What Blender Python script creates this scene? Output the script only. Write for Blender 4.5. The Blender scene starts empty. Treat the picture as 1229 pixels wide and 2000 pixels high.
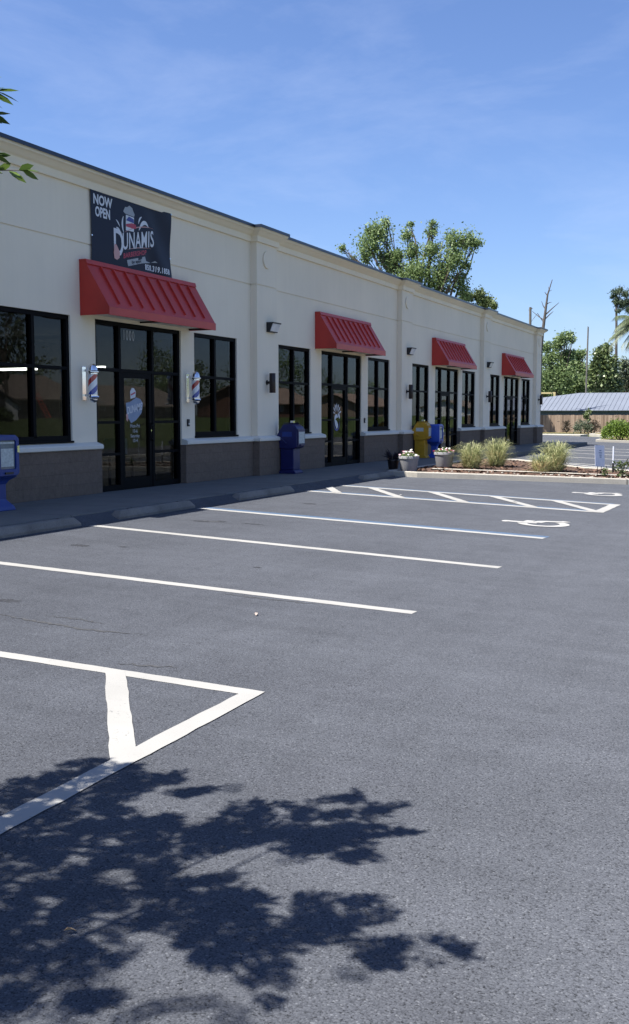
import bpy, bmesh, math, random
import numpy as np
from mathutils import Vector, Matrix
random.seed(7); rng = np.random.default_rng(7)
S = bpy.context.scene
C = S.collection
R = math.radians

# ------------------------------------------------------------------ helpers
def tag(o, label=None, cat=None, group=None, kind=None):
    if label: o['label'] = label
    if cat: o['category'] = cat
    if group: o['group'] = group
    if kind: o['kind'] = kind
    return o

def thing(name, label, cat, loc=(0, 0, 0), group=None):
    o = bpy.data.objects.new(name, None); C.objects.link(o)
    o.location = loc; o.empty_display_size = 0.2
    o['o'] = list(loc)
    return tag(o, label, cat, group)

def origin(o):
    while o.parent is not None: o = o.parent
    return Vector(o.location)

def dup(root, loc, label=None, group=None):
    r = root.copy(); C.objects.link(r); r.location = loc
    if label: r['label'] = label
    if group: r['group'] = group
    def rec(a, b):
        for ch in list(a.children):
            c = ch.copy(); C.objects.link(c); c.parent = b; rec(ch, c)
    rec(root, r)
    return r

class MB:
    """collects geometry in world coordinates; build() links it as one mesh object"""
    def __init__(s): s.v = []; s.f = []
    def poly(s, pts):
        n = len(s.v); s.v += [tuple(p) for p in pts]; s.f.append(tuple(range(n, n+len(pts)))); return s
    def box(s, x0, x1, y0, y1, z0, z1):
        n = len(s.v)
        s.v += [(x0,y0,z0),(x1,y0,z0),(x1,y1,z0),(x0,y1,z0),(x0,y0,z1),(x1,y0,z1),(x1,y1,z1),(x0,y1,z1)]
        s.f += [tuple(n+i for i in q) for q in ((0,3,2,1),(4,5,6,7),(0,1,5,4),(1,2,6,5),(2,3,7,6),(3,0,4,7))]
        return s
    def prism(s, pts2, a0, a1, axis='y'):
        """outline extruded along an axis; pts2 are (x,z) for y, (x,y) for z, (y,z) for x"""
        n = len(s.v); k = len(pts2)
        for a in (a0, a1):
            for (p, q) in pts2:
                s.v.append((p,a,q) if axis=='y' else (p,q,a) if axis=='z' else (a,p,q))
        s.f.append(tuple(n+i for i in range(k))); s.f.append(tuple(n+k+i for i in reversed(range(k))))
        for i in range(k):
            j = (i+1) % k
            s.f.append((n+i, n+k+i, n+k+j, n+j))
        return s
    def tube(s, pts, rads, n=8, cap=True):
        pts = [Vector(p) for p in pts]; base = len(s.v); m = len(pts)
        up = Vector((0,0,1))
        for i, p in enumerate(pts):
            d = (pts[min(i+1,m-1)] - pts[max(i-1,0)]).normalized()
            a = d.cross(up if abs(d.z) < 0.95 else Vector((1,0,0))).normalized(); b = d.cross(a)
            r = rads[i] if hasattr(rads, '__len__') else rads
            for k in range(n):
                t = 2*math.pi*k/n
                s.v.append(tuple(p + a*(math.cos(t)*r) + b*(math.sin(t)*r)))
        for i in range(m-1):
            for k in range(n):
                k2 = (k+1) % n
                s.f.append((base+i*n+k, base+i*n+k2, base+(i+1)*n+k2, base+(i+1)*n+k))
        if cap:
            s.f.append(tuple(base+k for k in reversed(range(n)))); s.f.append(tuple(base+(m-1)*n+k for k in range(n)))
        return s
    def lathe(s, prof, cx, cy, n=24, cap=True):
        base = len(s.v); m = len(prof)
        for (r, z) in prof:
            for k in range(n):
                t = 2*math.pi*k/n; s.v.append((cx+r*math.cos(t), cy+r*math.sin(t), z))
        for i in range(m-1):
            for k in range(n):
                k2 = (k+1) % n
                s.f.append((base+i*n+k, base+i*n+k2, base+(i+1)*n+k2, base+(i+1)*n+k))
        if cap:
            s.f.append(tuple(base+k for k in reversed(range(n)))); s.f.append(tuple(base+(m-1)*n+k for k in range(n)))
        return s
    def sweep(s, path, prof):
        """profile (out, z) swept along a plan path [(x,y)], mitred; outward = right-hand side of travel"""
        base = len(s.v); k = len(prof); m = len(path)
        P = [Vector((x, y)) for x, y in path]
        for i, p in enumerate(P):
            def nrm(a, b):
                d = (b-a).normalized(); return Vector((d.y, -d.x))
            if i == 0: nn = nrm(P[0], P[1]); sc = 1
            elif i == m-1: nn = nrm(P[-2], P[-1]); sc = 1
            else:
                a = nrm(P[i-1], P[i]); b = nrm(P[i], P[i+1]); nn = (a+b).normalized(); sc = 1/max(0.3, nn.dot(a))
            for (o, z) in prof: s.v.append((p.x+nn.x*o*sc, p.y+nn.y*o*sc, z))
        for i in range(m-1):
            for q in range(k):
                q2 = (q+1) % k
                s.f.append((base+i*k+q, base+(i+1)*k+q, base+(i+1)*k+q2, base+i*k+q2))
        s.f.append(tuple(base+q for q in range(k))); s.f.append(tuple(base+(m-1)*k+q for q in reversed(range(k))))
        return s
    def build(s, name, mat, parent=None, smooth=False, bevel=0, seg=2, fix=True):
        off = origin(parent) if parent is not None else Vector((0,0,0))
        me = bpy.data.meshes.new(name)
        v = np.array(s.v, dtype=float) - np.array(off)
        me.from_pydata(v.tolist(), [], s.f); me.materials.append(mat)
        if fix:
            bm = bmesh.new(); bm.from_mesh(me); bmesh.ops.recalc_face_normals(bm, faces=bm.faces)
            if bevel:
                bmesh.ops.bevel(bm, geom=[e for e in bm.edges if len(e.link_faces)==2 and e.calc_face_angle(0) > 0.5], offset=bevel, segments=seg, affect='EDGES', profile=0.5)
            bm.to_mesh(me); bm.free()
        if smooth:
            for p in me.polygons: p.use_smooth = True
            try: me.set_sharp_from_angle(angle=R(40))
            except Exception: pass
        o = bpy.data.objects.new(name, me); C.objects.link(o)
        if parent is not None: o.parent = parent
        return o

def link_mesh(name, me, mat, parent=None):
    me.materials.clear(); me.materials.append(mat)
    o = bpy.data.objects.new(name, me); C.objects.link(o)
    if parent is not None: o.parent = parent
    return o

# ------------------------------------------------------------------ materials
def new_mat(name):
    m = bpy.data.materials.new(name); m.use_nodes = True
    nt = m.node_tree
    b = nt.nodes['Principled BSDF']
    return m, nt, b

def N(nt, t, **kw):
    n = nt.nodes.new(t)
    for k, v in kw.items(): setattr(n, k, v)
    return n

def mixcol(nt, fac, a, b, mode='MIX'):
    n = N(nt, 'ShaderNodeMixRGB', blend_type=mode)
    for sock, val in ((n.inputs[0], fac), (n.inputs[1], a), (n.inputs[2], b)):
        if hasattr(val, 'is_linked') or hasattr(val, 'links'): nt.links.new(val, sock)
        elif isinstance(val, (int, float)): sock.default_value = val
        else: sock.default_value = (*val, 1)
    return n.outputs[0]

def noise(nt, scale, detail=4, rough=0.55, vec=None, dist=0):
    n = N(nt, 'ShaderNodeTexNoise'); n.inputs['Scale'].default_value = scale
    n.inputs['Detail'].default_value = detail; n.inputs['Roughness'].default_value = rough; n.inputs['Distortion'].default_value = dist
    if vec is None:
        tc = N(nt, 'ShaderNodeTexCoord'); vec = tc.outputs['Object']
    nt.links.new(vec, n.inputs['Vector'])
    return n.outputs['Fac']

def ramp(nt, fac, stops):
    n = N(nt, 'ShaderNodeValToRGB'); nt.links.new(fac, n.inputs[0])
    e = n.color_ramp.elements
    while len(e) < len(stops): e.new(0.5)
    for el, (p, c) in zip(e, stops):
        el.position = p; el.color = (c, c, c, 1) if isinstance(c, (int, float)) else (*c, 1)
    return n.outputs[0]

def bump(nt, b, h, strength=0.3, dist=0.01):
    n = N(nt, 'ShaderNodeBump'); n.inputs['Strength'].default_value = strength; n.inputs['Distance'].default_value = dist
    nt.links.new(h, n.inputs['Height']); nt.links.new(n.outputs[0], b.inputs['Normal'])

def simple(name, col, rough=0.6, metal=0, var=0.12, scale=6, bmp=0.0, bscale=60, spec=None, coat=0):
    m, nt, b = new_mat(name)
    f = noise(nt, scale, 5)
    a = [c*(1-var) for c in col]; d = [min(1, c*(1+var)) for c in col]
    nt.links.new(ramp(nt, f, [(0.3, tuple(a)), (0.7, tuple(d))]), b.inputs['Base Color'])
    b.inputs['Roughness'].default_value = rough; b.inputs['Metallic'].default_value = metal
    if spec is not None: b.inputs['Specular IOR Level'].default_value = spec
    if coat: b.inputs['Coat Weight'].default_value = coat
    if bmp: bump(nt, b, noise(nt, bscale, 3), bmp, 0.01)
    return m

def leafmat(name, c0, c1, trans=0.42, rough=0.5):
    m, nt, b = new_mat(name)
    g = N(nt, 'ShaderNodeNewGeometry')
    col = ramp(nt, g.outputs['Random Per Island'], [(0.0, c0), (0.75, c1), (1.0, tuple(min(1, x*1.18) for x in c1))])
    nt.links.new(col, b.inputs['Base Color']); b.inputs['Roughness'].default_value = rough
    b.inputs['Specular IOR Level'].default_value = 0.35
    t = N(nt, 'ShaderNodeBsdfTranslucent'); nt.links.new(col, t.inputs[0])
    mx = N(nt, 'ShaderNodeMixShader'); mx.inputs[0].default_value = trans
    out = nt.nodes['Material Output']
    nt.links.new(b.outputs[0], mx.inputs[1]); nt.links.new(t.outputs[0], mx.inputs[2]); nt.links.new(mx.outputs[0], out.inputs[0])
    return m

def asphalt_mat():
    m, nt, b = new_mat('asphalt')
    tc = N(nt, 'ShaderNodeTexCoord'); ob = tc.outputs['Object']
    v1 = N(nt, 'ShaderNodeTexVoronoi'); v1.inputs['Scale'].default_value = 135; nt.links.new(ob, v1.inputs['Vector'])
    v2 = N(nt, 'ShaderNodeTexVoronoi'); v2.inputs['Scale'].default_value = 240; nt.links.new(ob, v2.inputs['Vector'])
    # stones: colour of each cell, dark gaps between
    sep = N(nt, 'ShaderNodeSeparateColor'); nt.links.new(v1.outputs['Color'], sep.inputs[0])
    stone = ramp(nt, sep.outputs[0], [(0.0, (0.064,0.0685,0.080)), (0.6, (0.080,0.0855,0.099)), (0.95, (0.095,0.101,0.115)), (1.0, (0.135,0.142,0.157))])
    gap = ramp(nt, v1.outputs['Distance'], [(0.5, 1.0), (0.9, 0.55)])
    pit = ramp(nt, noise(nt, 85, 3, 0.6), [(0.34, 0.36), (0.44, 1.0)])
    c = mixcol(nt, 1.0, stone, gap, 'MULTIPLY')
    c = mixcol(nt, 1.0, c, pit, 'MULTIPLY')
    big = ramp(nt, noise(nt, 0.45, 5, 0.6), [(0.25, 0.93), (0.75, 1.07)])
    mid = ramp(nt, noise(nt, 3.0, 5, 0.65), [(0.3, 0.92), (0.7, 1.08)])
    c = mixcol(nt, 1.0, c, big, 'MULTIPLY'); c = mixcol(nt, 1.0, c, mid, 'MULTIPLY')
    # paver lane streaks across the lot and darker oily spots
    mp = N(nt, 'ShaderNodeMapping'); mp.inputs['Scale'].default_value = (0.25, 1.6, 1); nt.links.new(ob, mp.inputs[0])
    st = ramp(nt, noise(nt, 1.4, 4, 0.6, mp.outputs[0]), [(0.35, 0.93), (0.65, 1.06)])
    c = mixcol(nt, 1.0, c, st, 'MULTIPLY')
    oil = ramp(nt, noise(nt, 0.9, 6, 0.7, None, 0.6), [(0.6, 1.0), (0.74, 0.86)])
    mp2 = N(nt, 'ShaderNodeMapping'); mp2.inputs['Scale'].default_value = (1.1, 0.09, 1); nt.links.new(ob, mp2.inputs[0])
    lane = ramp(nt, noise(nt, 1.0, 3, 0.5, mp2.outputs[0]), [(0.38, 0.955), (0.62, 1.03)])
    c = mixcol(nt, 1.0, c, lane, 'MULTIPLY')
    c = mixcol(nt, 1.0, c, oil, 'MULTIPLY')
    nt.links.new(c, b.inputs['Base Color'])
    b.inputs['Roughness'].default_value = 0.85; b.inputs['Specular IOR Level'].default_value = 0.1
    if 'Diffuse Roughness' in b.inputs: b.inputs['Diffuse Roughness'].default_value = 1.0
    h = mixcol(nt, 0.5, v1.outputs['Distance'], v2.outputs['Distance'])
    n = N(nt, 'ShaderNodeBump'); n.inputs['Strength'].default_value = 0.55; n.inputs['Distance'].default_value = 0.004; n.invert = True
    nt.links.new(h, n.inputs['Height']); nt.links.new(n.outputs[0], b.inputs['Normal'])
    return m

def paint_mat(name, col, wear=0.30):
    """road paint: worn through to the stone in pits"""
    m, nt, b = new_mat(name)
    tc = N(nt, 'ShaderNodeTexCoord'); ob = tc.outputs['Object']
    f = noise(nt, 42, 6, 0.75); f2 = noise(nt, 1.6, 5)
    fw_ = mixcol(nt, 0.22, f, noise(nt, 3.5, 4))
    mask = ramp(nt, fw_, [(wear+0.02, 0.0), (wear+0.10, 1.0)])
    tone = ramp(nt, f2, [(0.3, tuple(x*0.86 for x in col)), (0.7, col)])
    nt.links.new(mixcol(nt, mask, (0.12,0.12,0.122), tone), b.inputs['Base Color'])
    b.inputs['Roughness'].default_value = 0.8; b.inputs['Specular IOR Level'].default_value = 0.25
    bump(nt, b, noise(nt, 110, 3), 0.4, 0.004)
    return m

def stucco_mat(name, col):
    m, nt, b = new_mat(name)
    big = ramp(nt, noise(nt, 0.5, 4), [(0.3, tuple(c*0.95 for c in col)), (0.7, tuple(min(1,c*1.04) for c in col))])
    tc = N(nt, 'ShaderNodeTexCoord')
    mp = N(nt, 'ShaderNodeMapping'); mp.inputs['Scale'].default_value = (5, 5, 0.35); nt.links.new(tc.outputs['Object'], mp.inputs[0])
    st = ramp(nt, noise(nt, 1.2, 4, 0.6, mp.outputs[0]), [(0.35, 0.98), (0.6, 1.0)])
    nt.links.new(mixcol(nt, 1.0, big, st, 'MULTIPLY'), b.inputs['Base Color'])
    b.inputs['Roughness'].default_value = 0.9; b.inputs['Specular IOR Level'].default_value = 0.2
    bump(nt, b, noise(nt, 90, 4), 0.35, 0.006)
    return m

def block_mat():
    m, nt, b = new_mat('split_face_block')
    tc = N(nt, 'ShaderNodeTexCoord')
    # y,z of the wall as brick u,v
    sp = N(nt, 'ShaderNodeSeparateXYZ'); nt.links.new(tc.outputs['Object'], sp.inputs[0])
    ad = N(nt, 'ShaderNodeMath', operation='ADD'); nt.links.new(sp.outputs[0], ad.inputs[0]); nt.links.new(sp.outputs[1], ad.inputs[1])
    cb = N(nt, 'ShaderNodeCombineXYZ'); nt.links.new(ad.outputs[0], cb.inputs[0]); nt.links.new(sp.outputs[2], cb.inputs[1])
    br = N(nt, 'ShaderNodeTexBrick'); nt.links.new(cb.outputs[0], br.inputs['Vector'])
    br.inputs['Scale'].default_value = 1; br.inputs['Brick Width'].default_value = 0.41; br.inputs['Row Height'].default_value = 0.2
    br.inputs['Mortar Size'].default_value = 0.006; br.inputs['Mortar Smooth'].default_value = 0.4
    br.inputs['Color1'].default_value = (0.178,0.135,0.106,1); br.inputs['Color2'].default_value = (0.192,0.146,0.115,1); br.inputs['Mortar'].default_value = (0.16,0.124,0.098,1)
    f = ramp(nt, noise(nt, 14, 6, 0.7), [(0.3, 0.82), (0.7, 1.1)])
    nt.links.new(mixcol(nt, 1.0, br.outputs['Color'], f, 'MULTIPLY'), b.inputs['Base Color'])
    b.inputs['Roughness'].default_value = 0.95; b.inputs['Specular IOR Level'].default_value = 0.15
    h = mixcol(nt, 0.25, noise(nt, 22, 6, 0.7), br.outputs['Fac'], 'SUBTRACT')
    bump(nt, b, h, 0.7, 0.02)
    return m

def concrete_mat(name, col, joint=None, var=0.18):
    m, nt, b = new_mat(name)
    f = ramp(nt, noise(nt, 1.3, 6, 0.65), [(0.28, tuple(c*(1-var) for c in col)), (0.72, tuple(c*(1+var*0.6) for c in col))])
    s = ramp(nt, noise(nt, 45, 4), [(0.35, 0.86), (0.65, 1.05)])
    c = mixcol(nt, 1.0, f, s, 'MULTIPLY')
    if joint:
        tc = N(nt, 'ShaderNodeTexCoord'); sp = N(nt, 'ShaderNodeSeparateXYZ'); nt.links.new(tc.outputs['Object'], sp.inputs[0])
        w = N(nt, 'ShaderNodeMath', operation='PINGPONG'); nt.links.new(sp.outputs[1], w.inputs[0]); w.inputs[1].default_value = joint/2
        j = ramp(nt, w.outputs[0], [(0.004, 0.45), (0.012, 1.0)])
        c = mixcol(nt, 1.0, c, j, 'MULTIPLY')
    nt.links.new(c, b.inputs['Base Color']); b.inputs['Roughness'].default_value = 0.9; b.inputs['Specular IOR Level'].default_value = 0.25
    bump(nt, b, noise(nt, 80, 4), 0.3, 0.005)
    return m

def glass_mat():
    m, nt, b = new_mat('tinted_glass')
    nt.nodes.remove(b)
    out = nt.nodes['Material Output']
    tr = N(nt, 'ShaderNodeBsdfTransparent'); tr.inputs[0].default_value = (0.55,0.58,0.6,1)
    gl = N(nt, 'ShaderNodeBsdfGlossy'); gl.inputs['Color'].default_value = (0.9,0.93,0.97,1); gl.inputs['Roughness'].default_value = 0.006
    bp = N(nt, 'ShaderNodeBump'); bp.inputs['Strength'].default_value = 0.035; bp.inputs['Distance'].default_value = 0.02
    nt.links.new(noise(nt, 0.9, 1), bp.inputs['Height']); nt.links.new(bp.outputs[0], gl.inputs['Normal'])
    lw = N(nt, 'ShaderNodeLayerWeight'); lw.inputs[0].default_value = 0.5
    pw = N(nt, 'ShaderNodeMath', operation='POWER'); nt.links.new(lw.outputs['Facing'], pw.inputs[0]); pw.inputs[1].default_value = 5.0
    fr = N(nt, 'ShaderNodeMath', operation='MULTIPLY_ADD'); nt.links.new(pw.outputs[0], fr.inputs[0]); fr.inputs[1].default_value = 0.55; fr.inputs[2].default_value = 0.02
    mx = N(nt, 'ShaderNodeMixShader'); nt.links.new(fr.outputs[0], mx.inputs[0])
    nt.links.new(tr.outputs[0], mx.inputs[1]); nt.links.new(gl.outputs[0], mx.inputs[2]); nt.links.new(mx.outputs[0], out.inputs[0])
    return m

def emit_mat(name, col, strength):
    m, nt, b = new_mat(name)
    b.inputs['Base Color'].default_value = (*col, 1); b.inputs['Emission Color'].default_value = (*col, 1); b.inputs['Emission Strength'].default_value = strength
    return m

def stripe_mat():
    """barber pole: red, white and blue helix round a cylinder whose axis is local z"""
    m, nt, b = new_mat('barber_stripes')
    tc = N(nt, 'ShaderNodeTexCoord'); sp = N(nt, 'ShaderNodeSeparateXYZ'); nt.links.new(tc.outputs['Object'], sp.inputs[0])
    sx = N(nt, 'ShaderNodeMath', operation='SUBTRACT'); nt.links.new(sp.outputs[0], sx.inputs[0]); sx.inputs[1].default_value = 0.2
    at = N(nt, 'ShaderNodeMath', operation='ARCTAN2'); nt.links.new(sp.outputs[1], at.inputs[0]); nt.links.new(sx.outputs[0], at.inputs[1])
    d = N(nt, 'ShaderNodeMath', operation='DIVIDE'); nt.links.new(at.outputs[0], d.inputs[0]); d.inputs[1].default_value = 2*math.pi
    z = N(nt, 'ShaderNodeMath', operation='MULTIPLY'); nt.links.new(sp.outputs[2], z.inputs[0]); z.inputs[1].default_value = -2.15
    a = N(nt, 'ShaderNodeMath', operation='ADD'); nt.links.new(d.outputs[0], a.inputs[0]); nt.links.new(z.outputs[0], a.inputs[1])
    a2 = N(nt, 'ShaderNodeMath', operation='ADD'); nt.links.new(a.outputs[0], a2.inputs[0]); a2.inputs[1].default_value = 10.445
    fr = N(nt, 'ShaderNodeMath', operation='FRACT'); nt.links.new(a2.outputs[0], fr.inputs[0])
    w = (0.8,0.8,0.82); rd = (0.45,0.025,0.03); bl = (0.02,0.06,0.36)
    n = N(nt, 'ShaderNodeValToRGB'); nt.links.new(fr.outputs[0], n.inputs[0]); cr = n.color_ramp; cr.interpolation = 'CONSTANT'
    for k in range(2): cr.elements.new(0.5)
    for el, (p, c) in zip(cr.elements, [(0.0, w), (0.27, rd), (0.5, w), (0.77, bl)]): el.position = p; el.color = (*c, 1)
    nt.links.new(n.outputs[0], b.inputs['Base Color']); b.inputs['Roughness'].default_value = 0.12; b.inputs['Coat Weight'].default_value = 0.6
    return m

def wood_mat():
    m, nt, b = new_mat('weathered_boards')
    g = N(nt, 'ShaderNodeNewGeometry')
    tc = N(nt, 'ShaderNodeTexCoord'); mp = N(nt, 'ShaderNodeMapping'); mp.inputs['Scale'].default_value = (14, 14, 1.2); nt.links.new(tc.outputs['Object'], mp.inputs[0])
    c = ramp(nt, g.outputs['Random Per Island'], [(0, (0.15,0.105,0.075)), (0.5, (0.24,0.175,0.125)), (1, (0.33,0.25,0.185))])
    f = ramp(nt, noise(nt, 2, 5, 0.6, mp.outputs[0]), [(0.3, 0.75), (0.7, 1.1)])
    nt.links.new(mixcol(nt, 1.0, c, f, 'MULTIPLY'), b.inputs['Base Color']); b.inputs['Roughness'].default_value = 0.9
    return m

def grass_mat(name, c0, c1):
    m, nt, b = new_mat(name)
    f = noise(nt, 0.35, 8, 0.75)
    f2 = noise(nt, 9, 6, 0.7)
    c = mixcol(nt, 0.5, ramp(nt, f, [(0.3, c0), (0.7, c1)]), ramp(nt, f2, [(0.3, c0), (0.7, c1)]))
    nt.links.new(c, b.inputs['Base Color']); b.inputs['Roughness'].default_value = 1; b.inputs['Specular IOR Level'].default_value = 0.1
    bump(nt, b, f2, 0.8, 0.08)
    return m

M = {}
M['asphalt'] = asphalt_mat()
M['white_paint'] = paint_mat('white_road_paint', (0.31,0.305,0.29), 0.31)
M['symbol_paint'] = paint_mat('white_symbol_paint', (0.36,0.355,0.34), 0.2)
M['blue_paint'] = paint_mat('blue_road_paint', (0.06,0.10,0.165), 0.34)
M['stucco'] = stucco_mat('cream_stucco', (0.83,0.735,0.585))
M['trim'] = stucco_mat('cornice_stucco', (0.84,0.745,0.575))
M['sill'] = stucco_mat('sill_precast', (0.74,0.70,0.61))
M['block'] = block_mat()
M['sidewalk'] = concrete_mat('sidewalk_concrete', (0.15,0.15,0.142), 1.52)
M['kerb'] = concrete_mat('kerb_concrete', (0.40,0.375,0.325), 3.0)
M['stop'] = concrete_mat('wheel_stop_concrete', (0.19,0.18,0.165), None, 0.4)
M['coping'] = simple('coping_metal', (0.035,0.045,0.065), 0.35, 0.6)
M['frame'] = simple('black_anodised_aluminium', (0.005,0.005,0.006), 0.6, 0, 0.05, 6, 0, 60, 0.07)
M['glass'] = glass_mat()
M['red'] = simple('red_standing_seam_metal', (0.46,0.033,0.022), 0.45, 0, 0.10, 2)
M['chrome'] = simple('polished_chrome', (0.8,0.8,0.82), 0.09, 1.0, 0.02)
M['stripes'] = stripe_mat()
M['bronze'] = simple('dark_bronze_metal', (0.035,0.026,0.024), 0.4, 0.5)
M['black'] = simple('black_plastic', (0.012,0.012,0.013), 0.5)
M['lens'] = simple('frosted_lens', (0.6,0.61,0.63), 0.25)
def banner_mat():
    m, nt, b = new_mat('navy_banner_vinyl')
    b.inputs['Base Color'].default_value = (0.0085,0.0125,0.03,1); b.inputs['Roughness'].default_value = 0.5; b.inputs['Specular IOR Level'].default_value = 0.22
    return m
M['banner'] = banner_mat()
def flat(name, col, rough=0.5): return simple(name, col, rough, 0, 0.04)
M['ink_white'] = flat('white_print', (0.62,0.64,0.68)); M['ink_red'] = flat('red_print', (0.42,0.035,0.07)); M['ink_pink'] = flat('pink_print', (0.55,0.30,0.28))
M['ink_blue'] = flat('blue_print', (0.03,0.05,0.25)); M['ink_grey'] = flat('grey_print', (0.32,0.34,0.36)); M['ink_steel'] = flat('steel_blue_print', (0.22,0.28,0.40))
M['box_blue'] = simple('blue_plastic', (0.010,0.035,0.20), 0.45, 0, 0.1); M['box_navy'] = simple('navy_plastic', (0.007,0.010,0.085), 0.42, 0, 0.1)
M['box_yellow'] = simple('yellow_plastic', (0.50,0.27,0.012), 0.45, 0, 0.12); M['box_bright'] = simple('bright_blue_plastic', (0.02,0.075,0.42), 0.4, 0, 0.1)
M['paper'] = simple('newsprint', (0.50,0.53,0.50), 0.9, 0, 0.2, 30)
M['clear'] = simple('scratched_clear_plastic', (0.14,0.17,0.2), 0.12, 0, 0.2)
M['pot'] = concrete_mat('grey_planter_cement', (0.26,0.26,0.27)); M['soil'] = simple('potting_soil', (0.03,0.022,0.016), 1)
M['mulch'] = simple('bark_mulch', (0.075,0.042,0.028), 1, 0, 0.7, 28, 1.0, 30)
M['white_sheet'] = simple('white_coroplast', (0.66,0.70,0.80), 0.5, 0, 0.03)
M['wire'] = simple('black_wire', (0.01,0.01,0.01), 0.5)
M['wood'] = wood_mat()
M['lawn'] = grass_mat('dry_lawn', (0.10,0.095,0.035), (0.26,0.215,0.115)); M['verge'] = grass_mat('green_verge', (0.035,0.06,0.018), (0.10,0.12,0.04))
M['road'] = simple('road_asphalt', (0.07,0.07,0.072), 0.9)
M['metalroof'] = simple('galvanised_roof', (0.145,0.163,0.20), 0.55, 0.0, 0.06, 1)
M['shedwall'] = simple('shed_siding', (0.10,0.12,0.17), 0.8)
M['bark'] = simple('tree_bark', (0.10,0.078,0.06), 0.95, 0, 0.35, 8, 0.6); M['deadbark'] = simple('dead_grey_bark', (0.085,0.075,0.07), 0.95, 0, 0.3, 3)
M['leaf_mid'] = leafmat('leaf_mid', (0.085,0.135,0.05), (0.225,0.30,0.125)); M['leaf_dark'] = leafmat('leaf_dark', (0.045,0.075,0.032), (0.15,0.19,0.075), 0.25, 0.35)
M['leaf_pine'] = leafmat('leaf_pine', (0.045,0.075,0.045), (0.13,0.17,0.10)); M['leaf_grey'] = leafmat('leaf_grey', (0.07,0.095,0.06), (0.17,0.20,0.13))
M['leaf_hedge'] = leafmat('leaf_hedge', (0.035,0.065,0.012), (0.17,0.25,0.04), 0.3); M['leaf_myrtle'] = leafmat('leaf_myrtle', (0.035,0.07,0.014), (0.11,0.17,0.035), 0.35)
M['leaf_brown'] = leafmat('leaf_brown', (0.06,0.05,0.035), (0.13,0.10,0.07)); M['leaf_palm'] = leafmat('leaf_palm', (0.05,0.075,0.035), (0.14,0.17,0.09), 0.2)
M['leaf_thatch'] = leafmat('leaf_thatch', (0.14,0.10,0.06), (0.30,0.22,0.14)); M['blade'] = leafmat('grass_blade', (0.12,0.16,0.055), (0.50,0.50,0.27), 0.3)
M['blade_straw'] = leafmat('straw_blade', (0.40,0.31,0.16), (0.6,0.48,0.28), 0.3); M['leaf_purple'] = leafmat('leaf_purple', (0.012,0.01,0.014), (0.04,0.028,0.04), 0.2)
M['petal_white'] = leafmat('petal_white', (0.62,0.60,0.55), (0.8,0.78,0.72), 0.3); M['petal_pink'] = leafmat('petal_pink', (0.45,0.16,0.22), (0.7,0.5,0.55), 0.3); M['petal_red'] = leafmat('petal_red', (0.16,0.02,0.03), (0.3,0.04,0.06), 0.3)
M['yellow_paint'] = simple('yellow_paint', (0.42,0.35,0.17), 0.6); M['pole'] = simple('grey_pole_wood', (0.12,0.11,0.10), 0.9)
M['inner_wall'] = simple('shop_inner_wall', (0.16,0.155,0.15), 0.9); M['inner_floor'] = simple('shop_floor', (0.05,0.047,0.045), 0.6); M['inner_ceiling'] = simple('shop_ceiling', (0.22,0.22,0.21), 0.9)
M['tube'] = emit_mat('lit_fluorescent', (1.0,0.95,0.78), 7.0)
M['carton'] = simple('white_carton', (0.66,0.63,0.58), 0.7)
M['roof_dark'] = simple('dark_shingle', (0.045,0.042,0.042), 0.9, 0, 0.25, 4); M['roof_tan'] = simple('tan_shingle', (0.27,0.19,0.14), 0.9, 0, 0.2, 4); M['roof_brown'] = simple('brown_shingle', (0.20,0.155,0.12), 0.9, 0, 0.2, 4)
M['siding_white'] = simple('white_siding', (0.62,0.60,0.57), 0.8); M['siding_grey'] = simple('dark_siding', (0.05,0.045,0.05), 0.8); M['brickwall'] = simple('brown_brick', (0.15,0.075,0.05), 0.9, 0, 0.3, 10); M['siding_tan'] = simple('tan_siding', (0.30,0.22,0.16), 0.85)
M['stain'] = simple('dark_tar', (0.042,0.043,0.046), 0.8, 0, 0.3, 40, 0.5, 110)
M['orange'] = simple('orange_fibreglass', (0.5,0.06,0.03), 0.5)
M['tan_leaf'] = simple('dry_leaf', (0.42,0.28,0.15), 0.8); M['tan_paper'] = simple('paper_scrap', (0.36,0.29,0.25), 0.8)

# ------------------------------------------------------------------ ground heights
SL = 0.03; Z0 = -0.066
def lot(x, y=0): return Z0 - SL*x
def terrain(x, y):
    if x > 15.2:
        t = min(1, max(0, (x-27)/15)); return -0.55 + 1.62*t*t*(3-2*t)
    return min(-0.06, lot(max(x, -2.0))) if y < 66 else (lot(max(x, -2)) if x > -2 else -0.06)

# base ground sheet
xs = [-400,-200,-120,-80,-60,-40,-25,-10,-2,2,6,10,15.2] + [16,18,20,23,25,27,30,33,36,39,42,46,60,80,120,200,400]
ys = [-300,-150,-80,-50,-30,-15,0,15,30,45,60,66,70,75,80,85,90,100,120,150,200,260,340,450,600]
g = MB()
for x in xs:
    for y in ys: g.v.append((x, y, terrain(x, y) - 0.03))
ny = len(ys)
for i in range(len(xs)-1):
    for j in range(ny-1): g.f.append((i*ny+j, (i+1)*ny+j, (i+1)*ny+j+1, i*ny+j+1))
tag(g.build('ground', M['verge'], smooth=True), kind='structure')

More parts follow.
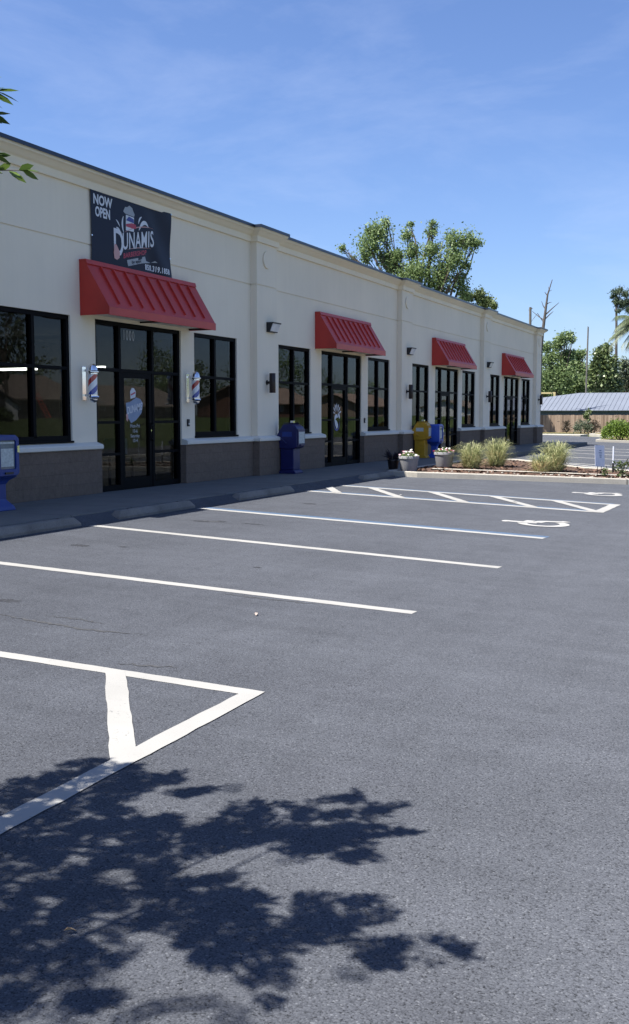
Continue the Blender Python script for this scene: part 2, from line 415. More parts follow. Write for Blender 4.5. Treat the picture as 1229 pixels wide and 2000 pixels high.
# parking lot: one sloping asphalt sheet (sidewalk edge to street kerb, round to the rear drive)
SW = 2.22   # sidewalk outer edge
g = MB()
def lotquad(x0, x1, y0, y1, dz=0.0):
    n = len(g.v); g.v += [(x0,y0,lot(x0)+dz),(x1,y0,lot(x1)+dz),(x1,y1,lot(x1)+dz),(x0,y1,lot(x0)+dz)]; g.f.append((n,n+1,n+2,n+3))
lotquad(SW-0.05, 15.2, -30, 62.0); lotquad(-6, SW-0.05, 56.2, 62.0); lotquad(-6, 1.75, 62.0, 73.0)
n = len(g.v); g.v += [(SW+0.002,-30,-0.022),(SW+0.30,-30,lot(SW+0.30)+0.004),(SW+0.30,25.2,lot(SW+0.30)+0.004),(SW+0.002,25.2,-0.022)]; g.f.append((n,n+1,n+2,n+3))
tag(g.build('parking_lot', M['asphalt']), kind='structure')
g = MB(); n = 0
for (x0,x1,y0,y1,z) in ((17,24,-120,500,-0.53),): g.box(x0,x1,y0,y1,z-0.1,z)
tag(g.build('street', M['road']), kind='structure')
g = MB(); g.box(15.2,15.45,-60,300,-0.7,-0.38); tag(g.build('street_kerb', M['kerb'], bevel=0.02), kind='structure')

# sidewalk
g = MB(); g.box(-0.02, SW, -12, 56.2, -0.3, 0.0)
tag(g.build('sidewalk', M['sidewalk'], bevel=0.015), kind='structure')

# painted markings (sheets 4 mm and more above the asphalt)
def stripe(p, q, w, mat, dz=0.003, name='parking_line'):
    p = Vector(p); q = Vector(q); d = (q-p).normalized(); nn = Vector((-d.y, d.x))*w/2
    L = (q-p).length; k = max(2, int(L/0.12)); b = MB()
    for i in range(k+1):
        c = p + (q-p)*i/k
        for s in (-1, 1):
            e = c + nn*s*(1 + random.uniform(-0.07, 0.07))
            b.v.append((e.x, e.y, lot(e.x)+dz))
    for i in range(k): b.f.append((2*i, 2*i+2, 2*i+3, 2*i+1))
    return tag(b.build(name, mat), kind='structure')
XE = 8.51
stripe((2.6,5.74),(8.50,5.74),0.125,M['white_paint'])                     # near aisle, far side
stripe((8.445,5.79),(8.445,1.2),0.13,M['white_paint'],0.006)               # near aisle, end bar
stripe((7.41,5.74),(8.45,4.31),0.135,M['white_paint'],0.0045)                 # near aisle, hatch
stripe((2.6,2.9),(8.4,2.6),0.115,M['white_paint'])
stripe((2.55,8.95),(8.52,8.72),0.145,M['white_paint'])
stripe((2.47,12.25),(8.54,11.75),0.16,M['white_paint'])
stripe((2.45,15.25),(8.43,14.78),0.17,M['white_paint'],0.005)
stripe((2.5,15.42),(8.45,14.95),0.22,M['blue_paint'])
stripe((2.25,19.68),(8.53,19.22),0.2,M['white_paint'],0.005)
stripe((2.25,19.86),(8.50,19.38),0.2,M['blue_paint'])
stripe((2.25,21.50),(8.57,20.96),0.2,M['white_paint'],0.005)
stripe((2.26,21.66),(8.50,21.11),0.18,M['blue_paint'])
stripe((8.50,19.14),(8.55,21.04),0.19,M['white_paint'],0.007)
for a, b_ in (((2.26,21.25),(3.2,19.68)),((3.27,21.40),(4.6,19.55)),((4.70,21.27),(5.95,19.45)),((6.05,21.16),(7.3,19.35)),((7.35,21.04),(8.45,19.27))):
    stripe(a, b_, 0.19, M['white_paint'], 0.0085)
# stalls beyond the island
for (x0,y0,x1,y1,w) in ((2.7,50.9,13,53.6,0.26),(2.67,48.0,14,47.6,0.26),(2.8,44.7,14,43.6,0.25),(2.8,40.75,14,40.3,0.25),(3.0,36.6,13,34.3,0.24),(2.9,34.75,13,32.5,0.24),(2.6,36.9,4.6,34.9,0.24),(4.4,36.2,6.6,34.0,0.24)):
    stripe((x0,y0),(x1,y1),w,M['white_paint'])
stripe((-5.5,61.5),(-0.6,60.6),0.14,M['white_paint'])

# wheelchair symbols: painted plates, u runs away from the shops, v along them
def symbol(cx, cy, ang, L=1.10, Wd=0.98):
    b = MB(); ca, sa = math.cos(ang), math.sin(ang); lift_ = [0.003]
    def P(u, v):
        x = cx + u*L*ca - v*Wd*sa; y = cy + u*L*sa + v*Wd*ca
        return (x, y, lot(x)+lift_[0])
    def strip(pts, w):
        lift_[0] += 0.0012
        pts = [Vector(p) for p in pts]; k = len(b.v)
        for i, p in enumerate(pts):
            d = (pts[min(i+1,len(pts)-1)]-pts[max(i-1,0)]).normalized(); nn = Vector((-d.y, d.x))*w/2
            b.v.append(P(*(p+nn))); b.v.append(P(*(p-nn)))
        for i in range(len(pts)-1): b.f.append((k+2*i, k+2*i+1, k+2*i+3, k+2*i+2))
    b.poly([P(-0.44+0.065*math.cos(t), -0.02+0.115*math.sin(t)) for t in np.linspace(0, 2*math.pi, 18)[:-1]])
    strip([(-0.42,-0.02),(-0.30,-0.02),(0.02,0.0)], 0.17)           # trunk
    strip([(-0.14,0.03),(-0.14,0.22),(-0.13,0.28)], 0.13)           # arm
    strip([(0.0,0.04),(0.03,0.25),(0.09,0.31),(0.30,0.40),(0.35,0.50)], 0.15)   # thigh, shin and foot
    strip([(0.13+0.30*math.cos(t), -0.08+0.36*math.sin(t)) for t in np.linspace(R(-165), R(58), 26)], 0.14)  # wheel
    return tag(b.build('wheelchair_symbol', M['symbol_paint']), kind='structure')
symbol(7.90, 16.72, R(-3)); symbol(7.82, 23.45, R(-3))

# old tar seams in the asphalt
def seam(pts, w):
    b = MB(); pts = [Vector(p) for p in pts]; path = []
    for i in range(len(pts)-1):
        for k in range(14): path.append(pts[i].lerp(pts[i+1], k/14))
    for i, p in enumerate(path):
        d = (path[min(i+1,len(path)-1)]-path[max(i-1,0)]).normalized(); nn = Vector((-d.y,d.x)); o = nn*random.uniform(-.02,.02)
        e = math.sin(math.pi*(i+0.3)/len(path))
        for s in (-1,1):
            q = p+o+nn*s*w*random.uniform(0.15,1.0)*e; b.v.append((q.x,q.y,lot(q.x)+0.003))
    for i in range(len(path)-1): b.f.append((2*i,2*i+2,2*i+3,2*i+1))
    tag(b.build('asphalt_crack', M['stain']), kind='structure')
seam([(5.4,6.80),(6.0,6.74),(6.54,6.69),(7.0,6.79)], 0.035); seam([(5.86,6.95),(6.2,6.98),(6.5,6.93)], 0.02)
seam([(6.6,8.62),(7.07,8.60),(7.7,8.62)], 0.03); seam([(7.3,5.93),(7.75,6.06)], 0.025); seam([(3.4,13.7),(3.9,13.72)], 0.05)

def stain(x, y, rx, ry):
    b = MB(); n = 40; b.poly([(x+rx*math.cos(t)*k, y+ry*math.sin(t)*k, lot(x+rx*math.cos(t)*k)+0.0015) for t, k in [(6.283*i/n, random.uniform(.55,1.1)) for i in range(n)]]); tag(b.build('oil_stain', M['oil']), kind='structure')
M['oil'] = simple('oil_soaked_asphalt', (0.04,0.042,0.048), 0.95, 0, 0.35, 30, 0, 60, 0.05)
for a in ((3.5,13.65,.16,.1),(3.75,13.8,.1,.07),(4.3,13.8,.22,.06),(3.6,10.5,.15,.1),(4.1,10.7,.08,.06),(3.7,17.2,.14,.12),(6.2,10.2,.06,.05),(5.2,7.3,.12,.08)): stain(*a)

# planting island, its kerb, far island and rear strip
def isl(x, y): return lot(x)+0.135
g = MB()
out = [(SW,25.35),(3.05,25.3),(5.25,26.1),(8.0,27.0),(11.0,28.2),(12.2,29.2),(12.2,30.6),(10.5,31.2),(8.0,31.0),(6.0,31.8),(4.6,33.6),(3.6,34.4),(SW,34.4)]
def ring(outline, wid, z_top, z_bot, mat, name):
    b = MB(); k = len(outline); P = [Vector(p) for p in outline]; inner = []
    for i, p in enumerate(P):
        a = (P[i]-P[i-1]).normalized(); c = (P[(i+1)%k]-P[i]).normalized(); t = (a+c).normalized()
        inner.append(p + Vector((-t.y, t.x))*wid)
    for i in range(k):
        p, q = P[i], inner[i]
        b.v += [(p.x,p.y,lot(p.x)+z_bot),(p.x,p.y,lot(p.x)+z_top),(q.x,q.y,lot(q.x)+z_top),(q.x,q.y,lot(q.x)+z_bot)]
    for i in range(k):
        j = (i+1) % k
        for a in range(3): b.f.append((4*i+a,4*j+a,4*j+a+1,4*i+a+1))
    tag(b.build(name, mat, bevel=0.02), kind='structure')
    return [tuple(p) for p in inner]
inn = ring(out, 0.17, 0.14, -0.1, M['kerb'], 'island_kerb')
def bed(outline, mat, name, dz, n=0):
    b = MB(); b.poly([(x,y,lot(x)+dz) for x,y in outline]); return tag(b.build(name, mat), kind='structure')
bed(inn, M['mulch'], 'planting_bed', 0.10)
# concrete gutter band between the two mulch strips
b = MB(); pth = [(2.9,27.0),(4.9,27.75),(7.85,28.5),(10.6,29.4)]
for (x,y) in pth: b.v += [(x,y,lot(x)+0.135),(x-0.08,y+0.36,lot(x)+0.135)]
for i in range(3): b.f.append((2*i,2*i+2,2*i+3,2*i+1))
tag(b.build('concrete_band', M['kerb']), kind='structure')
# loose bark chips, as one ground cover
b = MB()
def inside(p, poly):
    c = False; j = len(poly)-1
    for i in range(len(poly)):
        if (poly[i][1] > p[1]) != (poly[j][1] > p[1]) and p[0] < (poly[j][0]-poly[i][0])*(p[1]-poly[i][1])/(poly[j][1]-poly[i][1])+poly[i][0]: c = not c
        j = i
    return c
for _ in range(2600):
    x, y = random.uniform(2.3,12), random.uniform(25.3,34)
    if not inside((x,y), inn): continue
    c = Vector((x,y,lot(x)+0.115)); a = random.uniform(0,6.28); s_ = random.uniform(0.03,0.075); t = random.uniform(-.5,.5)
    u = Vector((math.cos(a),math.sin(a),t))*s_; v = Vector((-math.sin(a),math.cos(a),random.uniform(-.4,.4)))*s_*0.45
    b.poly([c-u-v,c+u-v,c+u+v,c-u+v])
M['chip'] = leafmat('bark_chip', (0.03,0.016,0.01), (0.13,0.075,0.05), 0.0, 0.9)
tag(b.build('bark_chips', M['chip'], fix=False), kind='stuff')

far = [(1.75,61.9),(15.0,62.6),(15.0,86),(-1.0,86),(-1.0,76.5),(1.2,73.2),(1.6,68.0)]
inn2 = ring(far, 0.17, 0.14, -0.1, M['kerb'], 'far_island_kerb'); bed(inn2, M['lawn'], 'far_lawn', 0.125)
b = MB(); b.box(-30,-1.05,73.2,76.5,-0.3,0.06); tag(b.build('rear_path', M['kerb']), kind='structure')
b = MB(); b.box(-30,14,86.05,88.6,-0.3,-0.02); tag(b.build('fence_strip', M['lawn']), kind='structure')

# ------------------------------------------------------------------ the shop building
P0, PITCH = 11.75, 10.29
PIL = [P0+PITCH*k - (0.25 if k == 0 else 0) for k in range(5)]
PW = 1.06
YB0, YB1 = -11.0, PIL[4]+PW+0.12      # building ends along the street
A = (1.49,3.43); D = (4.16,7.14); B = (7.68,9.60)
ZT, ZB, ZG = 3.17, 0.97, 4.465
bld = thing('shop_building', 'long one storey cream stucco strip mall with dark block base and black storefronts', 'building', (0, 30, 0))
openings = []
for k in range(-1, 4):
    p = P0+PITCH*k
    for (a, b_) in (A, B): openings.append((p+a, p+b_, ZB))
    openings.append((p+D[0], p+D[1], 0.0))
openings = [o for o in sorted(openings) if o[0] > 2.0]
g = MB(); T = -0.22
y = YB0
for (a, b_, zb) in openings:
    g.box(T, 0, y, a, 0.0, ZT)                      # pier
    if zb > 0: g.box(T, 0, a, b_, 0.0, zb)            # under the window
    y = b_
g.box(T, 0, y, YB1, 0.0, ZT)
g.box(T, 0, YB0, YB1, ZT, ZG-0.012)
g.box(T, -0.02, YB0, YB1, ZG-0.012, ZG+0.012)         # reveal line
g.box(T, 0, YB0, YB1, ZG+0.012, 5.55)
wall = g.build('wall', M['stucco'], bld)
# side, rear, partitions, roof deck, floor
g = MB(); g.box(-16, T, YB1-0.22, YB1, 0, 5.55); g.box(-16, T, YB0, YB0+0.22, 0, 5.55); g.box(-16.22, -16, YB0, YB1, 0, 5.55)
g.build('side_wall', M['stucco'], bld)
g = MB(); g.box(-16, T, YB0+0.22, YB1-0.22, 5.1, 5.3); g.build('roof', M['roof_dark'], bld)
g = MB()
for p in PIL[:4]: g.box(-15.9, T-0.01, p+0.45, p+0.6, 0.01, 3.3)
g.box(-15.95, -15.8, YB0+0.3, YB1-0.3, 0.01, 3.3)
g.build('inner_wall', M['inner_wall'], bld)
g = MB(); g.box(-15.9, T-0.005, YB0+0.25, YB1-0.25, -0.2, 0.005); g.build('floor', M['inner_floor'], bld)
g = MB(); g.box(-15.9, T-0.005, YB0+0.25, YB1-0.25, 3.3, 3.36); g.build('ceiling', M['inner_ceiling'], bld)

# pilasters with a round medallion
def disc(cx, cy, cz, r, x0, x1, n=32):
    return [(cy+r*math.cos(t), cz+r*math.sin(t)) for t in np.linspace(0, 2*math.pi, n+1)[:-1]]
for k in range(5):
    p = PIL[k]
    g = MB(); PX = 0.17
    g.box(0.001, PX, p, p+PW, 0.93, ZG-0.012); g.box(0.001, PX-0.02, p+0.02, p+PW-0.02, ZG-0.012, ZG+0.012); g.box(0.001, PX, p, p+PW, ZG+0.012, 5.46)
    pil = g.build('pilaster', M['stucco'], bld)
    g = MB(); g.prism(disc(0, p+0.5, 5.08, 0.2, 0, 0), PX+0.001, PX+0.035, 'x'); g.build('medallion', M['stucco'], pil, bevel=0.012)

# cornice and metal coping follow the pilasters
path = [(0.0, YB0)]
for p in PIL: path += [(0.0, p), (0.17, p), (0.17, p+PW), (0.0, p+PW)] if p != PIL[4] else [(0.0, p), (0.17, p), (0.17, YB1), (-4.0, YB1)]
path = path
prof = [(0.0015,5.44),(0.045,5.44),(0.05,5.455),(0.05,5.565),(0.062,5.58),(0.085,5.59),(0.105,5.605),(0.13,5.63),(0.165,5.66),(0.205,5.68),(0.215,5.70),(0.215,5.735),(0.0015,5.735)]
def rev(pth): return pth
MBc = MB().sweep(path, prof); MBc.build('cornice', M['trim'], bld)
prof2 = [(-0.12,5.737),(0.228,5.737),(0.238,5.72),(0.245,5.72),(0.245,5.785),(-0.12,5.80)]
MB().sweep(path, prof2).build('roof_coping', M['coping'], bld)

# block base and precast sill, broken at each entrance
def base_run(y0, y1, e0, e1, pils):
    """y0..y1 along the front, stepping out round each pilaster in it"""
    pth = [(0.0, y0)]
    for p in pils: pth += [(0.0, p-0.0), (0.17, p-0.0), (0.17, p+PW), (0.0, p+PW)]
    pth += [(0.0, y1)]
    if y1 >= YB1-0.01: pth = pth[:-2] + [(0.17, YB1), (-5.0, YB1)]
    MB().sweep(pth, [(0.002,0.0),(0.10,0.0),(0.10,0.805),(0.002,0.805)]).build('block_base', M['block'], bld)
    MB().sweep(pth, [(0.003,0.807),(0.125,0.807),(0.145,0.82),(0.145,0.875),(0.125,0.895),(0.003,0.935)]).build('sill_band', M['sill'], bld)
edges = []
ys_ = [YB0]
for k in range(0, 4): ys_ += [P0+PITCH*k+D[0], P0+PITCH*k+D[1]]
ys_ += [YB1]
segs = [(ys_[0], ys_[1])] + [(ys_[2*i], ys_[2*i+1]) for i in range(1, 5)]
g = MB()
for k in range(4):
    for (u0, u1) in ((D[0]-0.001, D[0]+0.006), (D[1]-0.006, D[1]+0.001)): MB().box(-0.034, 0.0015, P0+PITCH*k+u0, P0+PITCH*k+u1, 0.0, 0.805).build('jamb_block', M['block'], bld)
for (a, b_) in segs: base_run(a, b_, 0, 0, [p for p in PIL if a < p < b_])

# windows and storefronts
FD0, FD1 = -0.15, -0.035
GX0, GX1 = -0.098, -0.090
def window(p, a, b_):
    y0, y1 = p+a, p+b_; ym = (y0+y1)/2; fw = 0.075; zm = 2.245
    g = MB(); g.box(FD0,FD1,y0,y0+fw,ZB,ZT); g.box(FD0,FD1,y1-fw,y1,ZB,ZT); g.box(FD0,FD1,ym-fw/2,ym+fw/2,ZB+fw,ZT-fw)
    g.box(FD0,FD1,y0+fw,y1-fw,ZB,ZB+fw+0.02); g.box(FD0,FD1,y0+fw,y1-fw,ZT-fw,ZT)
    for (u0,u1) in ((y0+fw,ym-fw/2),(ym+fw/2,y1-fw)): g.box(FD0+0.002,FD1-0.002,u0,u1,zm-0.028,zm+0.028)
    w = g.build('window', M['frame'], bld)
    g = MB().box(FD1+0.002, 0.03, y0-0.01, y1+0.01, ZB-0.03, ZB+0.005); g.build('sill_flashing', M['frame'], w)
    for (u0,u1) in ((y0+fw,ym-fw/2),(ym+fw/2,y1-fw)):
        for (z0,z1) in ((ZB+fw+0.02,zm-0.028),(zm+0.028,ZT-fw)):
            MB().box(GX0,GX1,u0,u1,z0,z1).build('pane', M['glass'], w)
def entrance(p):
    y0, y1 = p+D[0], p+D[1]; m0, m1 = p+4.98, p+6.12; fw = 0.075; zt = 2.27; X0, X1 = -0.16, -0.035
    g = MB(); g.box(X0,X1,y0,y0+fw,0.005,ZT); g.box(X0,X1,y1-fw,y1,0.005,ZT); g.box(X0,X1,m0-fw/2,m0+fw/2,0.005,ZT-fw); g.box(X0,X1,m1-fw/2,m1+fw/2,0.005,ZT-fw)
    g.box(X0,X1,y0+fw,y1-fw,ZT-fw,ZT)
    bays = [(y0+fw,m0-fw/2),(m0+fw/2,m1-fw/2),(m1+fw/2,y1-fw)]
    for i,(a,b_) in enumerate(bays):
        g.box(X0+.002,X1-.002,a,b_,zt-0.03,zt+0.03)
        if i != 1:
            for z in (1.29,0.69): g.box(X0+.002,X1-.002,a,b_,z-0.025,z+0.025)
            g.box(X0+.002,X1-.002,a,b_,0.005,0.10)
    fr = g.build('storefront', M['frame'], bld)
    for i,(a,b_) in enumerate(bays):
        MB().box(GX0,GX1,a,b_,zt+0.03,ZT-fw).build('pane', M['glass'], fr)
        if i != 1:
            for (z0,z1) in ((1.315,zt-0.03),(0.715,1.265),(0.10,0.665)): MB().box(GX0,GX1,a,b_,z0,z1).build('pane', M['glass'], fr)
    a, b_ = bays[1]; s = 0.095; a += 0.004; b_ -= 0.004
    g = MB(); g.box(-0.125,-0.045,a,a+s,0.012,zt-0.033); g.box(-0.125,-0.045,b_-s,b_,0.012,zt-0.033); g.box(-0.123,-0.047,a+s,b_-s,zt-0.033-0.10,zt-0.033); g.box(-0.123,-0.047,a+s,b_-s,0.012,0.22)
    door = g.build('shop_door', M['frame'], bld)
    MB().box(GX0,GX1,a+s,b_-s,0.22,zt-0.133).build('pane', M['glass'], door)
    h = b_-0.05
    MB().tube([(-0.05,h,0.93),(0.02,h,0.93),(0.03,h-0.02,0.94),(0.03,h-0.11,0.96),(0.03,h-0.13,1.0),(0.03,h-0.13,1.18),(0.03,h-0.11,1.22),(0.03,h-0.02,1.24),(0.02,h,1.25),(-0.05,h,1.25)],0.014,8).build('handle', M['frame'], door, smooth=True)
    MB().prism(disc(0,b_-0.047,1.12,0.02,0,0,12),-0.046,-0.035,'x').build('lock', M['chrome'], door)
    return fr, door, a+s, b_-s
for (a, b_) in (A, B):
    for k in range(-1, 4):
        if k == -1 and (a, b_) == A: continue
        window(P0+PITCH*k, a, b_)
doors = [entrance(P0+PITCH*k) for k in range(4)]

# ------------------------------------------------------------------ lettering
def text_mesh(txt, size, bold=0.0, xs=1.0, space=1.0):
    cu = bpy.data.curves.new('t', 'FONT'); cu.body = txt; cu.size = size; cu.offset = bold; cu.space_character = space; cu.align_x = 'CENTER'; cu.resolution_u = 3
    o = bpy.data.objects.new('t', cu); C.objects.link(o)
    dg = bpy.context.evaluated_depsgraph_get(); dg.update()
    me = bpy.data.meshes.new_from_object(o.evaluated_get(dg))
    C.objects.unlink(o); bpy.data.objects.remove(o); bpy.data.curves.remove(cu)
    for v in me.vertices: v.co.x *= xs
    return me
def place_text(name, txt, mat, parent, yc, zc, size, X, bold=0.0, xs=1.0, warp=None, space=1.0):
    me = text_mesh(txt, size, bold, xs, space); off = origin(parent)
    for v in me.vertices:
        u, w = v.co.x, v.co.y
        if warp: u, w = warp(u, w)
        yy, zz = yc+u, zc+w
        xx = X(yy, zz) if callable(X) else X
        v.co = Vector((xx, yy, zz)) - off
    me.name = name
    return link_mesh(name, me, mat, parent)

# address and decals on the glass of the first two doors
place_text('address_number', '1000', M['ink_grey'], doors[0][0], P0+5.36, 2.86, 0.27, -0.086, 0.004, 0.62, None, 1.25)
def decal(polys, name, mat, parent, X):
    b = MB()
    for pts in polys: b.poly([(X, yy, zz) for yy, zz in pts])
    return b.build(name, mat, parent)
def arc_strip(cy, cz, r, a0, a1, w, n=14, taper=True, ry=1.0):
    o, i_ = [], []
    for k in range(n+1):
        t = a0+(a1-a0)*k/n; ww = w*(math.sin(math.pi*k/n)*0.9+0.1 if taper else 1)/2
        o.append((cy+(r+ww)*math.cos(t)*ry, cz+(r+ww)*math.sin(t))); i_.append((cy+(r-ww)*math.cos(t)*ry, cz+(r-ww)*math.sin(t)))
    return o + i_[::-1]
dr = doors[0][1]; dc = (doors[0][2]+doors[0][3])/2 - 0.02; XG = -0.087
decal([[(dc-0.27,1.42),(dc-0.13,1.27),(dc+0.05,1.33),(dc+0.24,1.47),(dc+0.29,1.66),(dc+0.20,1.74),(dc+0.06,1.77),(dc-0.16,1.68),(dc-0.30,1.66)]], 'decal_backing', M['ink_steel'], dr, XG)
decal([[(dc-0.14,1.74),(dc+0.03,1.77),(dc+0.05,1.88),(dc-0.02,1.95),(dc-0.09,1.95),(dc-0.15,1.88)]], 'decal_pole', M['ink_white'], dr, XG+0.0008)
decal([[(dc-0.13,1.80),(dc+0.03,1.85),(dc+0.03,1.88),(dc-0.13,1.83)]], 'decal_stripe', M['ink_red'], dr, XG+0.0016)
decal([[(dc-0.30,1.44),(dc-0.24,1.47),(dc-0.22,1.36),(dc-0.25,1.30),(dc-0.29,1.33)]], 'decal_razor', M['ink_pink'], dr, XG+0.0016)
place_text('decal_lettering', 'DUNAMIS', M['ink_white'], dr, dc, 1.49, 0.2, XG+0.002, 0.004, 0.60, lambda u, w: (u, w+0.18*u))
for txt, z, s in (('Mon-Fri', 1.185, 0.1), ('10-6', 1.085, 0.095), ('Saturday', 0.995, 0.085), ('10-4', 0.90, 0.095)):
    place_text('opening_hours', txt, M['ink_grey'], dr, dc, z, s, XG, 0.002, 1.05)
dr2 = doors[1][1]; dc = (doors[1][2]+doors[1][3])/2 - 0.1
rays = []
for q in np.linspace(R(20), R(160), 7):
    c, s = math.cos(q), math.sin(q); nn = (-s*0.03, c*0.03)
    rays.append([(dc+c*0.1, 1.42+s*0.1), (dc+c*0.28+nn[0], 1.42+s*0.28+nn[1]), (dc+c*0.35, 1.42+s*0.35), (dc+c*0.28-nn[0], 1.42+s*0.28-nn[1])])
rays.append(arc_strip(dc-0.01,1.27,0.13,R(40),R(190),0.12)); rays.append([(dc-0.15,1.25),(dc-0.10,1.13),(dc+0.0,1.03),(dc+0.09,1.08),(dc+0.10,1.17),(dc+0.0,1.26),(dc-0.09,1.3)])
rays.append(arc_strip(dc+0.05,1.3,0.16,R(5),R(80),0.1))
decal(rays, 'decal_emblem', M['ink_white'], dr2, XG)
decal([arc_strip(dc,1.2,0.2,R(150),R(385),0.05,20)], 'decal_swirl', M['ink_blue'], dr2, XG+0.0008)

# ------------------------------------------------------------------ banner
BY0, BY1, BZ0, BZ1 = 15.80, 18.50, 4.195, 5.47
def bwave(y, z):
    u = (y-BY0)/(BY1-BY0); w = (z-BZ0)/(BZ1-BZ0)
    f = min(1, max(0, u-0.6)/0.2)
    return 0.036 + 0.022*f*math.sin(15*u+6.5*w) + 0.006*math.sin(7*u-3*w)*math.sin(3.1*w) + 0.004*math.sin(23*u+9*w)*f
ban = thing('shop_banner', 'dark navy vinyl banner with white NOW OPEN lettering above the nearest red awning', 'banner', (0.02, 17.15, 4.19))
b = MB(); nu, nw = 60, 30
def bedge(u, w):
    # slightly slack edges
    y = BY0+(BY1-BY0)*u; z = BZ0+(BZ1-BZ0)*w
    if w > 0.5: z -= 0.012*math.sin(math.pi*u*3)**2*(w-0.5)*2
    y += 0.02*math.sin(math.pi*w)*(-1 if u > 0.5 else 1)*abs(u-0.5)*2
    return y, z
for layer in (0.0, -0.003):
    for i in range(nu+1):
        for j in range(nw+1):
            y, z = bedge(i/nu, j/nw); b.v.append((bwave(y, z)+layer, y, z))
K = (nu+1)*(nw+1)
for i in range(nu):
    for j in range(nw):
        q = (i*(nw+1)+j, (i+1)*(nw+1)+j, (i+1)*(nw+1)+j+1, i*(nw+1)+j+1); b.f.append(q); b.f.append(tuple(K+t for t in reversed(q)))
b.build('cloth', M['banner'], ban, smooth=True)
BX = lambda y, z: bwave(y, z)+0.004
BX2 = lambda y, z: bwave(y, z)+0.007
def bshape(polys, name, mat, X=BX):
    m = MB()
    for pts in polys: m.poly([(X(y, z), y, z) for y, z in pts])
    return m.build(name, mat, ban)
def uz(u, w): return (BY0+u*(BY1-BY0), BZ0+w*(BZ1-BZ0))
def pu(pts): return [uz(u, w) for u, w in pts]
place_text('lettering', 'NOW', M['ink_white'], ban, uz(0.135,0)[0], uz(0,0.80)[1], 0.24, BX, 0.008, 0.92)
place_text('lettering', 'OPEN', M['ink_white'], ban, uz(0.135,0)[0], uz(0,0.635)[1], 0.24, BX, 0.008, 0.74)
place_text('lettering', '850.319.1858', M['ink_white'], ban, uz(0.80,0)[0], uz(0,0.04)[1], 0.145, BX2, 0.006, 0.95, None, 1.15)
place_text('lettering', 'D', M['ink_white'], ban, uz(0.31,0)[0], uz(0,0.15)[1], 0.70, BX, 0.012, 0.66)
place_text('lettering', 'UNAMIS', M['ink_white'], ban, uz(0.555,0)[0], uz(0,0.335)[1], 0.43, BX, 0.006, 0.66, lambda u, w: (u, w+0.19*u), 1.06)
place_text('lettering', 'BARBERSHOP', M['ink_red'], ban, uz(0.515,0)[0], uz(0,0.205)[1], 0.125, BX, 0.004, 1.0, lambda u, w: (u, w+0.22*u-0.05*u*u), 1.08)
# splash lines, pole, razor, ribbon
def sweepstrip(pts, w):
    o, i_ = [], []; n = len(pts)
    for k, p in enumerate(pts):
        a = Vector(pts[max(k-1,0)]); c = Vector(pts[min(k+1,n-1)]); d = (c-a).normalized(); nn = Vector((-d.y,d.x))*w*(math.sin(math.pi*(k+0.3)/(n-0.4))*0.9+0.1)/2
        o.append(tuple(Vector(p)+nn)); i_.append(tuple(Vector(p)-nn))
    return o+i_[::-1]
def curve(a, c, e, n=9): return [tuple((1-t)**2*np.array(a)+2*t*(1-t)*np.array(c)+t*t*np.array(e)) for t in np.linspace(0,1,n)]
sp_ = [sweepstrip(curve(uz(.285,.55),uz(.32,.56),uz(.345,.45)),.035), sweepstrip(curve(uz(.285,.66),uz(.31,.64),uz(.33,.57)),.028), sweepstrip(curve(uz(.375,.50),uz(.345,.62),uz(.375,.74)),.05),
       sweepstrip(curve(uz(.56,.69),uz(.57,.78),uz(.605,.81)),.04), sweepstrip(curve(uz(.565,.60),uz(.63,.82),uz(.685,.68)),.08)]
for q_ in sp_: bshape([q_], 'splash', M['ink_white'])
bshape([sweepstrip(curve(uz(.39,.515),uz(.57,.70),uz(.76,.68),14),.02)], 'flourish', M['ink_pink']); bshape([sweepstrip(curve(uz(.42,.27),uz(.56,.36),uz(.72,.37),14),.014)], 'flourish', M['ink_pink'])
yw = lambda pts: pu([(u, 0.545+(w-0.63)*0.95) for u, w in pts])
bshape([yw([(.40,.63),(.50,.64),(.505,.86),(.405,.87)])], 'pole_body', M['ink_white'])
bshape([yw([(.405,.785),(.50,.77),(.50,.83),(.44,.855)])], 'pole_stripe_blue', M['ink_blue'], BX2)
bshape([yw([(.403,.69),(.50,.685),(.53,.70),(.525,.755),(.48,.765),(.405,.73)])], 'pole_stripe_red', M['ink_red'], BX2)
bshape([yw([(.395,.885),(.505,.87),(.515,.91),(.50,.95),(.485,1.0),(.45,1.025),(.425,.99),(.40,.985),(.385,.945),(.375,.91)])], 'pole_crown', M['ink_grey'], BX)
bshape([pu([(.262,.31),(.285,.30),(.325,.20),(.318,.12),(.288,.085),(.258,.10),(.25,.18)])], 'razor_handle', M['ink_pink'], BX2)
bshape([pu([(.41,.115),(.645,.235),(.66,.17),(.72,.16),(.60,.12),(.425,.03)])], 'ribbon', M['ink_grey']); bshape([pu([(.725,.165),(.77,.20),(.80,.18),(.765,.175)])], 'ribbon', M['ink_grey'])
place_text('lettering', 'by appt', M['banner'], ban, uz(.53,0)[0], uz(0,.105)[1], 0.085, BX2, 0.001, 1.3, lambda u, w: (u, w+0.2*u))
m_ = MB()
for (u, w) in ((0.008,0.985),(0.992,0.985),(0.99,0.3),(0.008,0.35),(0.5,0.985)):
    y, z = uz(u, w); m_.prism([(y+0.014*math.cos(t), z+0.014*math.sin(t)) for t in np.linspace(0,6.28,9)[:-1]], BX(y,z)-0.002, BX(y,z)+0.006, 'x')
m_.build('grommet', M['chrome'], ban)

